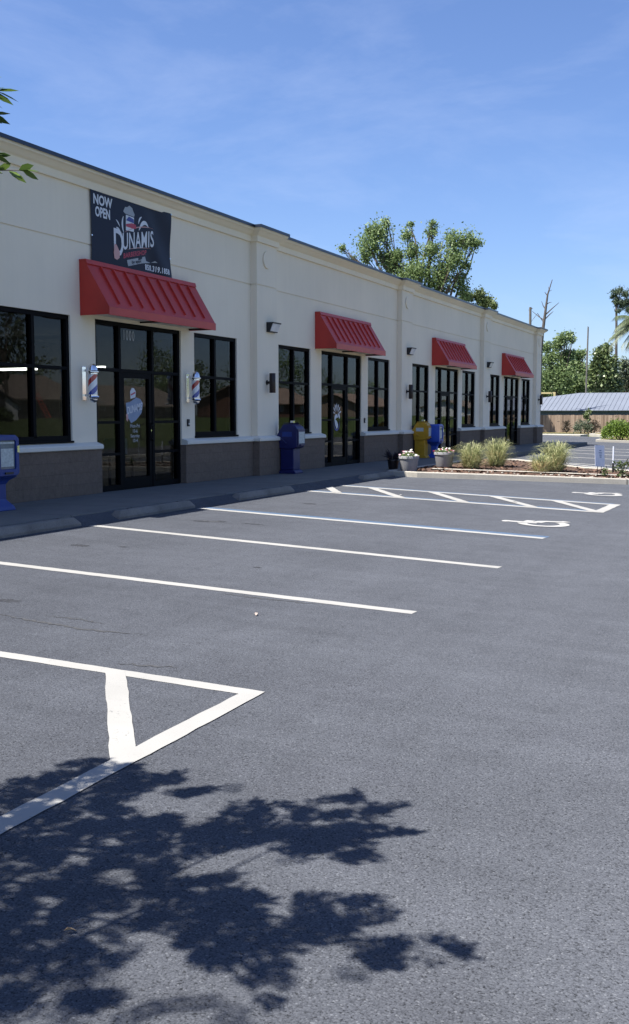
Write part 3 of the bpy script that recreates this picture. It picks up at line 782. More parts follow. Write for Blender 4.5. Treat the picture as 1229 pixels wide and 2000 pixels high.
# ------------------------------------------------------------------ awnings
AW0, AW1, AZ0, AZF, AZ1, AD, AT = 3.72, 7.50, 3.19, 3.32, 4.14, 0.62, 0.12
def awning(p, label):
    y0, y1 = p+AW0, p+AW1
    t = thing('awning', label, 'awning', (0.0, (y0+y1)/2, AZ0), 'red metal awnings over the shop doors')
    e = 0.012
    side = [(0.004,AZ0),(AD,AZ0),(AD,AZF),(AT,AZ1),(0.004,AZ1)]
    for (a, b_) in ((y0,y0+e),(y1-e,y1)): MB().prism(side, a, b_, 'y').build('side_panel', M['red'], t)
    g = MB()
    sl = lambda x: AZ1-(x-AT)*(AZ1-AZF)/(AD-AT)
    g.prism([(AT,AZ1-0.015),(AT,AZ1),(AD+0.004,AZF),(AD+0.004,AZF-0.02)], y0+e, y1-e, 'y'); g.build('sloped_panel', M['red'], t)
    MB().box(AD-0.012, AD+0.012, y0-0.006, y1+0.006, AZ0-0.01, AZF+0.005).build('fascia', M['red'], t, bevel=0.004)
    MB().prism([(0.004,AZ1+0.001),(0.004,AZ1+0.03),(AT+0.03,AZ1+0.03),(AT+0.055,AZ1-0.05),(AT+0.04,AZ1-0.055),(AT+0.01,AZ1+0.001)], y0-0.006, y1+0.006, 'y').build('ridge_cap', M['red'], t)
    n = 10
    dx, dz = (AD-AT), (AZF-AZ1); L = math.hypot(dx, dz); nx, nz = -dz/L, dx/L
    for i in range(1, n):
        y = y0+(y1-y0)*i/n
        a, c = (AT+0.05, sl(AT+0.05)), (AD-0.045, sl(AD-0.045)); h = 0.042
        MB().prism([a, c, (c[0]+nx*h*0.8, c[1]+nz*h*0.8), (a[0]+nx*h, a[1]+nz*h)], y-0.012, y+0.012, 'y').build('seam', M['red'], t)
    for y in (y0+0.03, (y0+y1)/2, y1-0.05): MB().box(0.01, AD-0.02, y, y+0.03, AZ0+0.01, AZ0+0.04).build('bracket', M['bronze'], t)
    MB().box(0.01, AD-0.014, y0+e, y1-e, AZ0+0.045, AZ0+0.052).build('soffit', M['sill'], t)
    return t
aw_labels = ['red metal awning directly under the navy NOW OPEN banner, nearest and largest', 'red metal awning over the door with the white plant emblem', 'red metal awning over the door behind the yellow newspaper box', 'red metal awning nearest the far end corner of the building']
for k in range(4): awning(P0+PITCH*k, aw_labels[k])

# ------------------------------------------------------------------ wall lights, sconces, buzzers
wl = thing('wall_light', 'black wall pack light with white lens on the pilaster between banner and second awning', 'wall light', (0.17, PIL[1]+0.72, 3.40), 'wall pack lights on the pilasters')
y0, y1 = PIL[1]+0.48, PIL[1]+0.92
g = MB(); pr = [(0.171,3.40),(0.26,3.40),(0.26,3.42),(0.33,3.60),(0.36,3.60),(0.36,3.63),(0.171,3.63)]
g.prism(pr, y0, y1, 'y'); g.build('housing', M['black'], wl, bevel=0.006)
MB().prism([(0.262,3.42),(0.275,3.42),(0.346,3.597),(0.333,3.597)], y0+0.02, y1-0.02, 'y').build('lens', M['lens'], wl)
dup(wl, (0.17, PIL[2]+0.72, 3.40), 'black wall pack light with white lens between the second and third red awnings')
dup(wl, (0.17, PIL[3]+0.72, 3.40), 'black wall pack light left of the farthest red awning')
sc_ = thing('wall_sconce', 'dark bronze cylinder sconce below the nearest wall pack light', 'sconce', (0.17, PIL[1]+0.5, 1.95), 'cylinder sconces on the pilasters')
g = MB().lathe([(0.02,1.955),(0.072,1.955),(0.075,1.96),(0.075,2.415),(0.072,2.42),(0.02,2.42)], 0.32, PIL[1]+0.5, 24); g.build('shade', M['bronze'], sc_, smooth=True)
MB().tube([(0.171,PIL[1]+0.5,2.2),(0.26,PIL[1]+0.5,2.2)],0.03,12).build('arm', M['bronze'], sc_)
MB().tube([(0.1711,PIL[1]+0.5,2.2),(0.188,PIL[1]+0.5,2.2)],0.06,16).build('back_plate', M['bronze'], sc_)
dup(sc_, (0.17, PIL[2]+0.5, 1.95), 'dark bronze cylinder sconce left of the yellow newspaper box door')
dup(sc_, (0.17, PIL[3]+0.5, 1.95), 'dark bronze cylinder sconce left of the last storefront')
dup(sc_, (0.17, PIL[4]+0.5, 1.95), 'dark bronze cylinder sconce on the far end corner of the building')
bz = thing('door_buzzer', 'small black push button box right of the barbershop door under the barber pole', 'buzzer', (0.0, P0+7.38, 1.19), 'black button boxes beside the doors')
MB().box(0.001,0.035,P0+7.345,P0+7.415,1.19,1.34).build('housing', M['black'], bz, bevel=0.006)
MB().box(0.0355,0.042,P0+7.362,P0+7.398,1.225,1.26).build('button', M['lens'], bz)
dup(bz, (0.0, P0+PITCH+7.38, 1.19), 'small black push button box right of the door with the plant emblem')

# ------------------------------------------------------------------ barber poles
def barber_pole(y, label):
    t = thing('barber_pole', label, 'barber pole', (0, y, 1.65), 'barber poles beside the barbershop door')
    MB().box(0.001,0.018,y-0.055,y+0.055,1.69,2.29).build('wall_bracket', M['chrome'], t, bevel=0.004)
    for z in (1.78, 2.22): MB().box(0.019,0.115,y-0.02,y+0.02,z-0.02,z+0.02).build('arm', M['chrome'], t)
    b = MB().lathe([(0.001,0.14),(0.083,0.14),(0.083,0.50),(0.001,0.50)], 0.2, 0.0, 32)
    st = b
    st.v = [(v[0], v[1]+y, v[2]+1.65) for v in st.v]
    st.build('striped_cylinder', M['stripes'], t, smooth=True)
    MB().lathe([(0.001,2.335),(0.03,2.333),(0.062,2.315),(0.084,2.275),(0.092,2.22),(0.112,2.205),(0.115,2.19),(0.108,2.175),(0.092,2.17),(0.092,2.152),(0.001,2.152)], 0.2, y, 32).build('top_cap', M['chrome'], t, smooth=True)
    MB().lathe([(0.001,1.788),(0.092,1.788),(0.092,1.77),(0.108,1.765),(0.115,1.748),(0.108,1.73),(0.088,1.715),(0.085,1.69),(0.062,1.665),(0.03,1.65),(0.001,1.648)], 0.2, y, 32).build('bottom_cap', M['chrome'], t, smooth=True)
    return t
barber_pole(15.53, 'red white and blue barber pole left of the barbershop door'); barber_pole(19.13, 'red white and blue barber pole right of the barbershop door')

# ------------------------------------------------------------------ newspaper boxes
def pedestal_box(x, y, mat, label, h=1.13, face=1):
    t = thing('newspaper_box', label, 'newspaper box', (x, y, 0), 'newspaper boxes on the sidewalk')
    w = 0.26; z1 = h; z0 = h-0.62; d0, d1 = x-0.22, x+0.2
    prof = []
    def rr(y0, y1, za, zb, r, n=5):
        pts = []
        for (cy, cz, a) in ((y1-r, za+r, -90), (y1-r, zb-r, 0), (y0+r, zb-r, 90), (y0+r, za+r, 180)):
            for q in range(n+1): s_ = R(a+90*q/n); pts.append((cy+r*math.cos(s_), cz+r*math.sin(s_)))
        return pts
    g = MB(); g.prism(rr(y-w, y+w, z0, z1, 0.07), d0, d1, 'x'); g.build('cabinet', mat, t, smooth=True, bevel=0.012)
    g = MB(); o = rr(y-w+0.02, y+w-0.02, z0+0.02, z1-0.02, 0.06); i_ = rr(y-w+0.085, y+w-0.085, z0+0.11, z1-0.075, 0.03); k = len(o); n0 = len(g.v)
    for X in (d1+0.001, d1+0.03):
        for q in (o, i_): g.v += [(X, a, b_) for a, b_ in q]
    for a in range(k):
        c = (a+1) % k
        g.f += [(2*k+a, 2*k+c, 3*k+c, 3*k+a), (a, c, 2*k+c, 2*k+a), (k+c, k+a, 3*k+a, 3*k+c)]
    g.build('door_frame', mat, t)
    MB().box(d1+0.002, d1+0.006, y-w+0.09, y+w-0.09, z0+0.115, z1-0.08).build('window', M['clear'], t)
    MB().box(d1+0.007, d1+0.010, y-w+0.12, y+w-0.12, z0+0.15, z1-0.20).build('newspaper', M['paper'], t)
    MB().box(d1+0.007, d1+0.012, y-w+0.10, y+w-0.10, z1-0.13, z1-0.10).build('header_card', M['paper'], t)
    MB().box(d1+0.031, d1+0.05, y+w-0.075, y+w-0.03, z1-0.26, z1-0.16).build('coin_slot', M['chrome'], t); MB().box(d1+0.031, d1+0.048, y-0.09, y+0.09, z0+0.04, z0+0.07).build('handle', M['black'], t)
    g = MB(); 
    lv = [(z0-0.002,0.2,0.24),(z0-0.06,0.13,0.13),(z0-0.12,0.10,0.085),(0.16,0.10,0.085),(0.06,0.17,0.18),(0.0,0.19,0.2)]
    for (z, a, b_) in lv: g.v += [(x-a,y-b_,z),(x+a,y-b_,z),(x+a,y+b_,z),(x-a,y+b_,z)]
    for i in range(len(lv)-1):
        for q in range(4): r_ = (q+1)%4; g.f.append((4*i+q,4*i+r_,4*i+4+r_,4*i+4+q))
    g.f.append((0,1,2,3)); g.f.append(tuple(4*(len(lv)-1)+q for q in (3,2,1,0)))
    g.build('pedestal', mat, t, bevel=0.012)
    return t
pedestal_box(0.72, 12.36, M['box_blue'], 'blue pedestal newspaper box with white newspaper in its window, nearest to the camera')
def hood_box(x, y, mat, label, h=1.22):
    t = thing('newspaper_box', label, 'newspaper box', (x, y, 0), 'newspaper boxes on the sidewalk')
    w = 0.22; k = h/1.22
    pr = [(x-0.33,0.90*k),(x-0.14,1.20*k),(x+0.08,1.22*k),(x+0.2,1.15*k),(x+0.235,1.10*k),(x+0.235,0.66*k),(x+0.15,0.61*k),(x-0.24,0.61*k),(x-0.24,0.74*k)]
    MB().prism(pr, y-w, y+w, 'y').build('cabinet', mat, t, bevel=0.014)
    MB().prism([(x-0.10,1.223*k),(x+0.10,1.223*k),(x+0.12,1.235*k),(x-0.13,1.235*k)], y-w-0.008, y+w+0.008, 'y').build('lid', mat, t)
    MB().box(x+0.237,x+0.262,y-w+0.02,y+w-0.02,0.68*k,1.09*k).build('front_door', mat, t, bevel=0.01)
    MB().box(x+0.2625,x+0.268,y-w+0.06,y+w-0.06,0.74*k,1.02*k).build('window', M['paper'], t)
    MB().box(x+0.2625,x+0.285,y-0.1,y+0.1,0.69*k,0.715*k).build('handle', mat, t)
    MB().box(x-0.02,x+0.06,y-0.05,y+0.05,1.236*k,1.29*k).build('coin_slot', M['chrome'], t, bevel=0.004); MB().box(x-0.16,x+0.1,y-w-0.003,y-w-0.0005,0.90*k,1.02*k).build('side_label', M['paper'] if mat is not M['box_navy'] else M['box_blue'], t)
    MB().tube([(x-0.2,y-w-0.002,0.86*k),(x-0.05,y-w-0.002,0.74*k)],0.018,6).build('side_rail', mat, t)
    MB().box(x-0.22,x+0.13,y-w+0.03,y+w-0.03,0.09,0.609*k).build('pedestal', mat, t, bevel=0.012)
    MB().prism([(x-0.25,0.0),(x+0.2,0.0),(x+0.2,0.04),(x+0.14,0.0885),(x-0.22,0.0885),(x-0.25,0.04)], y-w, y+w, 'y').build('base', mat, t, bevel=0.008)
    return t
hood_box(0.52, 23.2, M['box_navy'], 'dark navy hooded newspaper box between the barbershop and second storefront')
hood_box(0.55, 33.4, M['box_yellow'], 'yellow hooded newspaper box beside the bright blue one', 1.2)
pedestal_box(0.86, 33.75, M['box_bright'], 'bright blue narrow newspaper box just right of the yellow one', 1.12)

# ------------------------------------------------------------------ wheel stops
def wheel_stop(y0, y1, label):
    x0, x1 = 2.29, 2.49; z = lot(2.4)+0.004
    t = thing('wheel_stop', label, 'wheel stop', (2.37, (y0+y1)/2, z), 'concrete wheel stops along the sidewalk')
    g = MB(); zb, zt = z-0.03, z+0.135
    g.v += [(x0,y0,zb),(x1,y0,zb),(x1,y1,zb),(x0,y1,zb),(x0+0.045,y0+0.12,zt),(x1-0.045,y0+0.12,zt),(x1-0.045,y1-0.12,zt),(x0+0.045,y1-0.12,zt)]
    g.v += [(x0,y0+0.02,z+0.05),(x1,y0+0.02,z+0.05),(x1,y1-0.02,z+0.05),(x0,y1-0.02,z+0.05)]
    g.f += [(0,3,2,1),(0,1,9,8),(1,2,10,9),(2,3,11,10),(3,0,8,11),(8,9,5,4),(9,10,6,5),(10,11,7,6),(11,8,4,7),(4,5,6,7)]
    g.build('concrete_bar', M['stop'], t, bevel=0.012)
    for y in (y0+0.4, y1-0.4): MB().tube([(2.37,y,zt-0.01),(2.37,y,zt+0.006)],0.018,8).build('steel_pin', M['bronze'], t)
for (a, b_, l) in ((6.5,8.7,'concrete wheel stop left of the near hatched stall'),(9.75,12.05,'grey concrete wheel stop nearest the camera, in front of the blue newspaper box'),(12.95,15.2,'stained concrete wheel stop facing the barbershop door'),(16.75,19.15,'concrete wheel stop at the left end of the blue edged accessible stall'),(23.0,25.2,'concrete wheel stop next to the planting island kerb')):
    if a > 7: wheel_stop(a, b_, l)

# ------------------------------------------------------------------ planters
def petals(b, c, r, n=5, tilt=0.5):
    a0 = random.uniform(0,6.28); nrm = Vector((random.uniform(-tilt,tilt)+0.2,random.uniform(-tilt,tilt)-0.3,1)).normalized()
    u = nrm.orthogonal().normalized(); v = nrm.cross(u)
    for k in range(n):
        t = a0+6.283*k/n; d = u*math.cos(t)+v*math.sin(t); e = nrm.cross(d)
        b.poly([c, c+d*r*0.55+e*r*0.42+nrm*r*0.15, c+d*r+nrm*r*0.2, c+d*r*0.55-e*r*0.42+nrm*r*0.15])
def leaf_quad(b, c, d, nrm, L, Wd, droop=0.0):
    d = d.normalized(); s = d.cross(nrm).normalized()
    m = c+d*L*0.5; e = c+d*L - Vector((0,0,droop*L))
    b.poly([c, m+s*Wd*0.5, e, m-s*Wd*0.5])
def rv(): return Vector(rng.normal(size=3)).normalized()
def planter(x, y, r, h, z, label, nf, kinds, spiky=False):
    t = thing('flower_planter', label, 'planter', (x, y, z), 'round planters on the sidewalk edge')
    prof = [(r*0.74,z),(r*0.78,z+0.02),(r*0.92,z+h*0.75),(r*0.94,z+h*0.80),(r,z+h*0.82),(r,z+h*0.97),(r*0.97,z+h),(r*0.88,z+h),(r*0.87,z+h-0.04),(0.01,z+h-0.04)]
    MB().lathe(prof, x, y, 36).build('pot', M['pot'] if not spiky else M['bronze'], t, smooth=True)
    MB().lathe([(0.005,z+h-0.03),(r*0.85,z+h-0.03),(r*0.86,z+h-0.035),(0.005,z+h-0.035)], x, y, 24).build('soil', M['soil'], t)
    b = MB()
    if spiky:
        for _ in range(70):
            a = random.uniform(0,6.28); el = random.uniform(0.5,1.45); d = Vector((math.cos(a)*math.cos(el),math.sin(a)*math.cos(el),math.sin(el)))
            leaf_quad(b, Vector((x,y,z+h-0.03))+Vector((math.cos(a),math.sin(a),0))*0.05, d, rv(), random.uniform(.22,.42), .035, .15)
        b.build('foliage', M['leaf_purple'], t, fix=False); return t
    for _ in range(260):
        a = random.uniform(0,6.28); q = r*0.95*math.sqrt(random.random()); c = Vector((x+q*math.cos(a), y+q*math.sin(a), z+h-0.03+random.uniform(0,0.14)*(1.2-q/r)))
        leaf_quad(b, c, rv()+Vector((0,0,.3)), rv(), random.uniform(.04,.09), .035, .2)
    b.build('foliage', M['leaf_mid'], t, fix=False)
    for mat, n in kinds:
        b = MB()
        for _ in range(n):
            a = random.uniform(0,6.28); q = r*1.08*math.sqrt(random.random()); c = Vector((x+q*math.cos(a), y+q*math.sin(a), z+h+random.uniform(0,0.16)*(1.25-q/r)))
            petals(b, c, random.uniform(.026,.044))
        b.build('blossom_cluster', M[mat], t, fix=False)
    return t
planter(2.62, 25.9, 0.27, 0.40, lot(2.6)+0.11, 'grey round planter of white and pink flowers beside the dark spiky plant', 26, [('petal_white',15),('petal_pink',14)])
planter(2.76, 28.6, 0.29, 0.42, lot(2.7)+0.11, 'grey round planter of white and red flowers below the bright blue newspaper box', 26, [('petal_white',11),('petal_red',16),('petal_pink',6)])
planter(2.12, 26.1, 0.16, 0.26, 0.0, 'small dark bowl with a spiky purple plant left of the planters', 0, [], True)

# ------------------------------------------------------------------ ornamental grass clumps in the island
def clump(x, y, h, n, label, r0=0.2, straw=0.25):
    z = lot(x)+0.10
    t = thing('ornamental_grass', label, 'ornamental grass', (x, y, z), 'ornamental grass clumps in the island')
    for mat, cnt, nm, hh in (('blade', int(n*(1-straw)), 'green_blades', h), ('blade_straw', int(n*straw), 'straw_blades', h*0.62)):
        b = MB()
        for _ in range(cnt):
            a = random.uniform(0,6.28); q = r0*math.sqrt(random.random()); base = Vector((x+q*math.cos(a), y+q*math.sin(a), z))
            a += random.uniform(-.5,.5); lowb = random.random() < 0.4; out = random.uniform(0.35,0.95)*hh if lowb else random.uniform(0.08,0.75)*hh; top = hh*(random.uniform(0.1,0.55) if lowb else random.uniform(0.6,1.05)*(1.1-0.35*out/hh)); w = 0.0095*random.uniform(.7,1.3)
            d = Vector((math.cos(a),math.sin(a),0)); s_ = Vector((-math.sin(a),math.cos(a),0)); pts = []
            for k in range(5):
                u = k/4; p = base + d*out*u**1.5*1.05 + Vector((0,0,top*(math.sin(u*math.pi*0.62)/math.sin(math.pi*0.5))))
                pts.append(p)
            i0 = len(b.v)
            for k, p in enumerate(pts):
                ww = w*(1-0.8*k/4); b.v += [tuple(p-s_*ww), tuple(p+s_*ww)]
            for k in range(4): b.f.append((i0+2*k,i0+2*k+1,i0+2*k+3,i0+2*k+2))
        b.build(nm, M[mat], t, fix=False)
    return t
clump(3.55, 28.6, 0.72, 900, 'tall pale grass clump, left of the pair beside the planters')
clump(3.85, 30.3, 0.80, 900, 'tall pale grass clump, right of the pair beside the planters')
clump(5.55, 28.4, 0.55, 600, 'shorter straw coloured grass clump at the kerb, left of the white yard sign', 0.18, 0.5)
clump(5.75, 29.3, 0.82, 1000, 'tall arching grass clump just behind the straw coloured clump')

# ------------------------------------------------------------------ yard sign, marker post, small plants
ys = thing('yard_sign', 'small white corrugated yard sign on black wire legs in the mulch', 'yard sign', (7.2, 28.3, lot(7.2)+0.1))
zb = lot(7.2)+0.1
def tilt(pts): return pts
dx_, dy_ = 0.62, 0.78
def sg(u, z, o=0.0): return (7.02+dx_*u+dy_*o, 28.2+dy_*u-dx_*o, zb+z)
def slab(u0, u1, z0, z1, o0, o1, sk=0.0):
    m = MB(); k = []
    for o in (o0, o1):
        for (u, z) in ((u0,z0),(u1,z0),(u1,z1),(u0,z1)): m.v.append(sg(u-sk*(z-0.2), z-0.05*(u-u0), o))
    m.f += [(0,1,2,3),(7,6,5,4),(0,4,5,1),(1,5,6,2),(2,6,7,3),(3,7,4,0)]
    return m
slab(0.0, 0.33, 0.26, 0.82, 0.0, 0.008, 0.06).build('panel', M['white_sheet'], ys)
for (z, u0, u1) in ((0.66,0.15,0.22),(0.60,0.13,0.24),(0.54,0.15,0.23),(0.49,0.16,0.22)): slab(u0, u1, z, z+0.028, 0.0095, 0.0105, 0.06).build('lettering', M['ink_steel'], ys)
for u in (0.09, 0.22): MB().tube([sg(u,-0.1,-0.008), sg(u,0.6,-0.008)],0.009,6).build('wire_leg', M['wire'], ys)
mp_ = thing('marker_post', 'thin marker post, black below and white above, right of the yard sign', 'marker post', (7.24, 29.9, lot(7.24)+0.1))
zb = lot(7.24)+0.1
MB().tube([(7.24,29.9,zb-0.1),(7.24,29.9,zb+0.28)],0.028,10).build('black_base', M['black'], mp_); MB().tube([(7.24,29.9,zb+0.281),(7.24,29.9,zb+0.74)],0.02,10).build('white_tube', M['white_sheet'], mp_)
def tuft(x, y, h, n, mat, label, nm='small_plant', z=None, w=0.05, spread=0.5):
    z = lot(x)+0.1 if z is None else z
    b = MB()
    for _ in range(n):
        c = Vector((x+random.gauss(0,h*0.16), y+random.gauss(0,h*0.16), z+h*random.random()**0.8*0.8)); d = rv(); d.z = abs(d.z)*0.7+0.2
        leaf_quad(b, c, d, rv(), random.uniform(.4,1)*h*spread, w, .2)
    for _ in range(4): 
        a = random.uniform(0,6.28); b.tube([(x,y,z-0.05),(x+h*.15*math.cos(a),y+h*.15*math.sin(a),z+h*.8)],[0.008,0.003],5)
    o = b.build(nm, M[mat], None, fix=False); tag(o, label, 'plant'); return o
tuft(7.28, 28.15, 0.24, 50, 'leaf_dark', 'small dark green plant between the yard sign and the kerb')
tuft(7.72, 28.2, 0.46, 90, 'leaf_dark', 'dark leafy sprig leaning at the right edge of the island')
# white pebbles on the mulch
rl = random.Random(3)
b = MB()
for _ in range(44):
    x = rl.uniform(3.2,8.6); y = 26.0+(x-3.2)*0.34+rl.uniform(-.3,.9); z = lot(x)+0.115; s_ = rl.uniform(.015,.035)
    b.lathe([(s_*.5,z-s_*.3),(s_,z),(s_*.6,z+s_*.6)], x, y, 6)
tag(b.build('white_pebbles', M['kerb']), kind='stuff')

# ------------------------------------------------------------------ litter on the asphalt
def scrap(name, x, y, L, mat, label, cat):
    a = random.uniform(0,6.28); u = Vector((math.cos(a),math.sin(a),0)); v = Vector((-math.sin(a),math.cos(a),0)); b = MB()
    z = lot(x)+0.006; c = Vector((x,y,z))
    pts = [(-1,0,0.0),(-.3,.38,.012),(.4,.33,.02),(1,0,.008),(.4,-.3,.016),(-.3,-.36,.01)]
    top = [c+u*p*L/2+v*q*L/2+Vector((0,0,h)) for p,q,h in pts]; b.poly(top); b.poly([p-Vector((0,0,.002)) for p in reversed(top)])
    tag(b.build(name, mat), label, cat)
scrap('fallen_leaf', 9.26, 2.8, 0.045, M['tan_leaf'], 'dry tan leaf lying in the tree shadow', 'leaf')
scrap('paper_scrap', 7.37, 7.89, 0.07, M['tan_paper'], 'pinkish paper scrap on the open asphalt', 'litter')
scrap('paper_scrap', 4.46, 20.0, 0.10, M['white_paint'], 'white scrap in the accessible stall beside the hatched aisle', 'litter')
scrap('paper_scrap', 6.78, 20.05, 0.12, M['white_paint'], 'white scrap inside the hatched aisle', 'litter')

# ------------------------------------------------------------------ fence, shed, far things
f = MB(); x = -29.0; YF = 88.0
while x < 13.0:
    w = 0.138; h = random.uniform(-0.015,0.015); f.box(x, x+w, YF+random.uniform(-.006,.006), YF+0.02, -0.22, 1.42+h); x += w+0.006
fo = thing('wooden_fence', 'weathered brown board fence in front of the metal roofed shed', 'fence', (-8, YF, -0.2))
f.build('boards', M['wood'], fo)
f = MB()
for z in (0.1, 1.1): f.box(-29, 13, YF+0.025, YF+0.065, z, z+0.09)
f.build('rail', M['wood'], fo)
shed = thing('storage_shed', 'low dark shed with a pale galvanised hip roof behind the board fence', 'shed', (0, 101, -0.3))
MB().box(-18, 14, 98.6, 109, -0.3, 1.95).build('wall', M['shedwall'], shed)
g = MB(); e = [(-18.6,98.0,1.86),(14.6,98.0,1.86),(14.6,109.6,1.86),(-18.6,109.6,1.86)]; r_ = [(-6.4,103.5,3.55),(12,103.5,3.55)]
g.poly([e[0],e[1],r_[1],r_[0]]); g.poly([e[1],e[2],r_[1]]); g.poly([e[2],e[3],r_[0],r_[1]]); g.poly([e[3],e[0],r_[0]])
g.poly([(p[0],p[1],p[2]-0.06) for p in reversed(e)])
for i in range(4):
    a, c = e[i], e[(i+1)%4]; g.poly([a, (a[0],a[1],a[2]-0.06), (c[0],c[1],c[2]-0.06), c])
roof = g.build('roof', M['metalroof'], shed)
g = MB()
x = -18.4
while x < 14.4:
    t1 = min(1.0, max(0.05, (x+18.6)/12.2)) if x < -6.4 else (1.0 if x < 12 else max(0.05, (14.6-x)/2.6))
    a = Vector((x,98.0,1.875)); c = Vector((x,98.0+5.5*t1,1.875+1.69*t1)); g.tube([a,c],0.022,4); x += 0.42
g.build('roof_rib', M['metalroof'], roof)
# yellow pipe frame behind the shed
yp = thing('pipe_frame', 'yellow pipe frame standing between the shop corner and the shed roof', 'pipe frame', (-11.0, 111.0, -0.2))
MB().box(-10.36,-10.14,110.9,111.1,-0.2,3.82).build('post', M['yellow_paint'], yp); MB().box(-14.4,-10.36,110.92,111.08,3.64,3.80).build('crossbar', M['yellow_paint'], yp); MB().box(-14.6,-14.4,110.9,111.1,-0.2,3.82).build('post', M['yellow_paint'], yp)

# ------------------------------------------------------------------ trees
def leaves(cl, n, L, Wd, rngs, flat=0.0):
    """leaf-sized quads scattered through a list of clumps (centre, radius vec)"""
    b = MB(); cl = [(Vector(c), r) for c, r in cl]
    wts = np.array([r[0]*r[1]*r[2] for _, r in cl])**0.75; wts /= wts.sum()
    cnt = rngs.multinomial(n, wts)
    V = []; F = []
    for (c, r), m in zip(cl, cnt):
        # sub-clumps make light and dark knots with gaps between them
        k = max(4, m//26); sub = rngs.normal(size=(k,3)); sub /= np.linalg.norm(sub, axis=1)[:,None]; sub *= rngs.random((k,1))**0.4
        idx = rngs.integers(0, k, m); pos = sub[idx]*0.8 + rngs.normal(size=(m,3))*rngs.uniform(0.14,0.56,(m,1))
        pos = pos*np.array(r)+np.array(c)
        d = rngs.normal(size=(m,3)); d /= np.linalg.norm(d,axis=1)[:,None]; q = rngs.normal(size=(m,3)); s = np.cross(d,q); s /= np.linalg.norm(s,axis=1)[:,None]
        l = L*rngs.uniform(.6,1.3,(m,1)); w = Wd*rngs.uniform(.6,1.3,(m,1))
        for p,dd,ss,ll,ww in zip(pos,d,s,l,w):
            V += [p-dd*ll/2, p+ss*ww/2, p+dd*ll/2, p-ss*ww/2]
    b.v = [tuple(v) for v in V]; b.f = [(4*i,4*i+1,4*i+2,4*i+3) for i in range(len(V)//4)]
    return b
def limb(b, p, q, r0, r1, bend=0.12, n=5):
    p, q = Vector(p), Vector(q); L = (q-p).length; o = rv()*L*bend; pts = []
    for k in range(n+1):
        t = k/n; pts.append(p.lerp(q, t)+o*math.sin(math.pi*t)*(0.6 if k % 2 else 1))
    b.tube(pts, [r0+(r1-r0)*k/n for k in range(n+1)], 7)
    return pts
def tree(name, label, base, trunk_top, clumps, n, L, Wd, mat, tr=0.3, cat='tree', group=None, bark='bark', twigs=True, fork=0.5):
    base = Vector(base); top = Vector(trunk_top)
    t = thing(name, label, cat, base, group)
    b = MB(); pts = limb(b, base-Vector((0,0,.2)), top, tr, tr*0.55, 0.03)
    for c, r in clumps:
        c = Vector(c); s0 = base.lerp(top, random.uniform(fork,1.0)); e = limb(b, s0, c, tr*0.36, tr*0.08, 0.1)
        if twigs:
            for _ in range(5):
                d = rv(); limb(b, c.lerp(s0, random.uniform(0,.45)), c+Vector((d.x*r[0],d.y*r[1],abs(d.z)*r[2]))*0.9, tr*0.09, tr*0.02, 0.1, 3)
    b.build('trunk', M[bark], t, smooth=True)
    lb = leaves(clumps, n, L, Wd, rng); lb.build('crown', M[mat], t, fix=False)
    return t
# view ray helper in plan: how far left the line of sight through a bearing lies at a given distance along the street
def crown(defs, Y, x_of, z_of, depth=1.0):
    return defs
# large tree behind the building: clumps in metres around its place
BT = (-15.0, 76.0)
def at(px, py, Y):
    """a point at distance Y along the street on a bearing read off the photograph survey"""
    a = (px-614.5)/2038.; b_ = -(py-1000.)/2038.; p = R(5.3165); th = R(23.9288)
    fw = math.cos(p)+b_*math.sin(p); up = b_*math.cos(p)-math.sin(p); X = a*math.cos(th)-fw*math.sin(th); Yd = a*math.sin(th)+fw*math.cos(th); t = Y/Yd
    return (11.42+X*t, Y, 1.43+up*t)
def clumps_at(lst, Y, dep=0.8):
    k = Y/0.95/2038.; out = []
    for (px, py, r) in lst:
        x, y, z = at(px, py, Y); rr = r*k*0.86; out.append(((x, y+random.uniform(-1,1)*rr*dep, z), (rr, rr*1.15, rr)))
    return out
GT = 'trees behind the shops'
c = clumps_at([(742,455,26),(725,482,26),(752,500,26),(712,500,14),(795,462,15),(806,492,18),(842,450,15),(845,490,22),(885,470,20),(912,470,22),(928,472,14),(890,505,24),(865,530,28),(822,530,28),(790,540,22),(765,520,20),(850,560,26),(895,552,20),(912,520,12),(668,486,11),(690,505,8),(905,575,14),(780,500,14),(720,450,12),(755,432,9),(800,440,8),(845,436,7)], 78)
tree('shade_tree', 'large broad green tree rising behind the shop roof', (at(820,812,78)[0],78,-0.2), at(822,600,78), c, 19000, 0.21, 0.12, 'leaf_mid', 0.42, 'tree', GT, fork=0.6)
c = clumps_at([(918,582,10),(935,578,12),(952,588,11),(965,598,8),(940,596,12),(905,580,6)], 84)
tree('shade_tree', 'small tree top just showing over the shop roof right of the large tree', (at(938,812,84)[0],84,-0.2), at(938,610,84), c, 3400, 0.22, 0.13, 'leaf_dark', 0.2, 'tree', GT)
c = clumps_at([(1100,662,13),(1110,655,9),(1088,675,12),(1068,680,10),(1078,700,14),(1100,700,16),(1112,690,12),(1062,705,10),(1092,725,20),(1110,735,18),(1075,735,20),(1065,755,14),(1095,752,18),(1118,665,7)], 112)
tree('shade_tree', 'loose green tree with open crown right of the shop corner', (at(1090,812,112)[0],112,-0.2), at(1090,740,112), c, 11000, 0.27, 0.16, 'leaf_mid', 0.3, 'tree', GT)
c = clumps_at([(1128,695,11),(1137,690,8),(1122,715,13),(1135,725,15),(1120,745,15),(1140,750,16),(1150,735,12),(1112,756,12)], 116)
tree('shade_tree', 'mid green tree in the middle of the row behind the shed', (at(1130,812,116)[0],116,-0.2), at(1130,745,116), c, 9000, 0.27, 0.16, 'leaf_mid', 0.25, 'tree', GT)
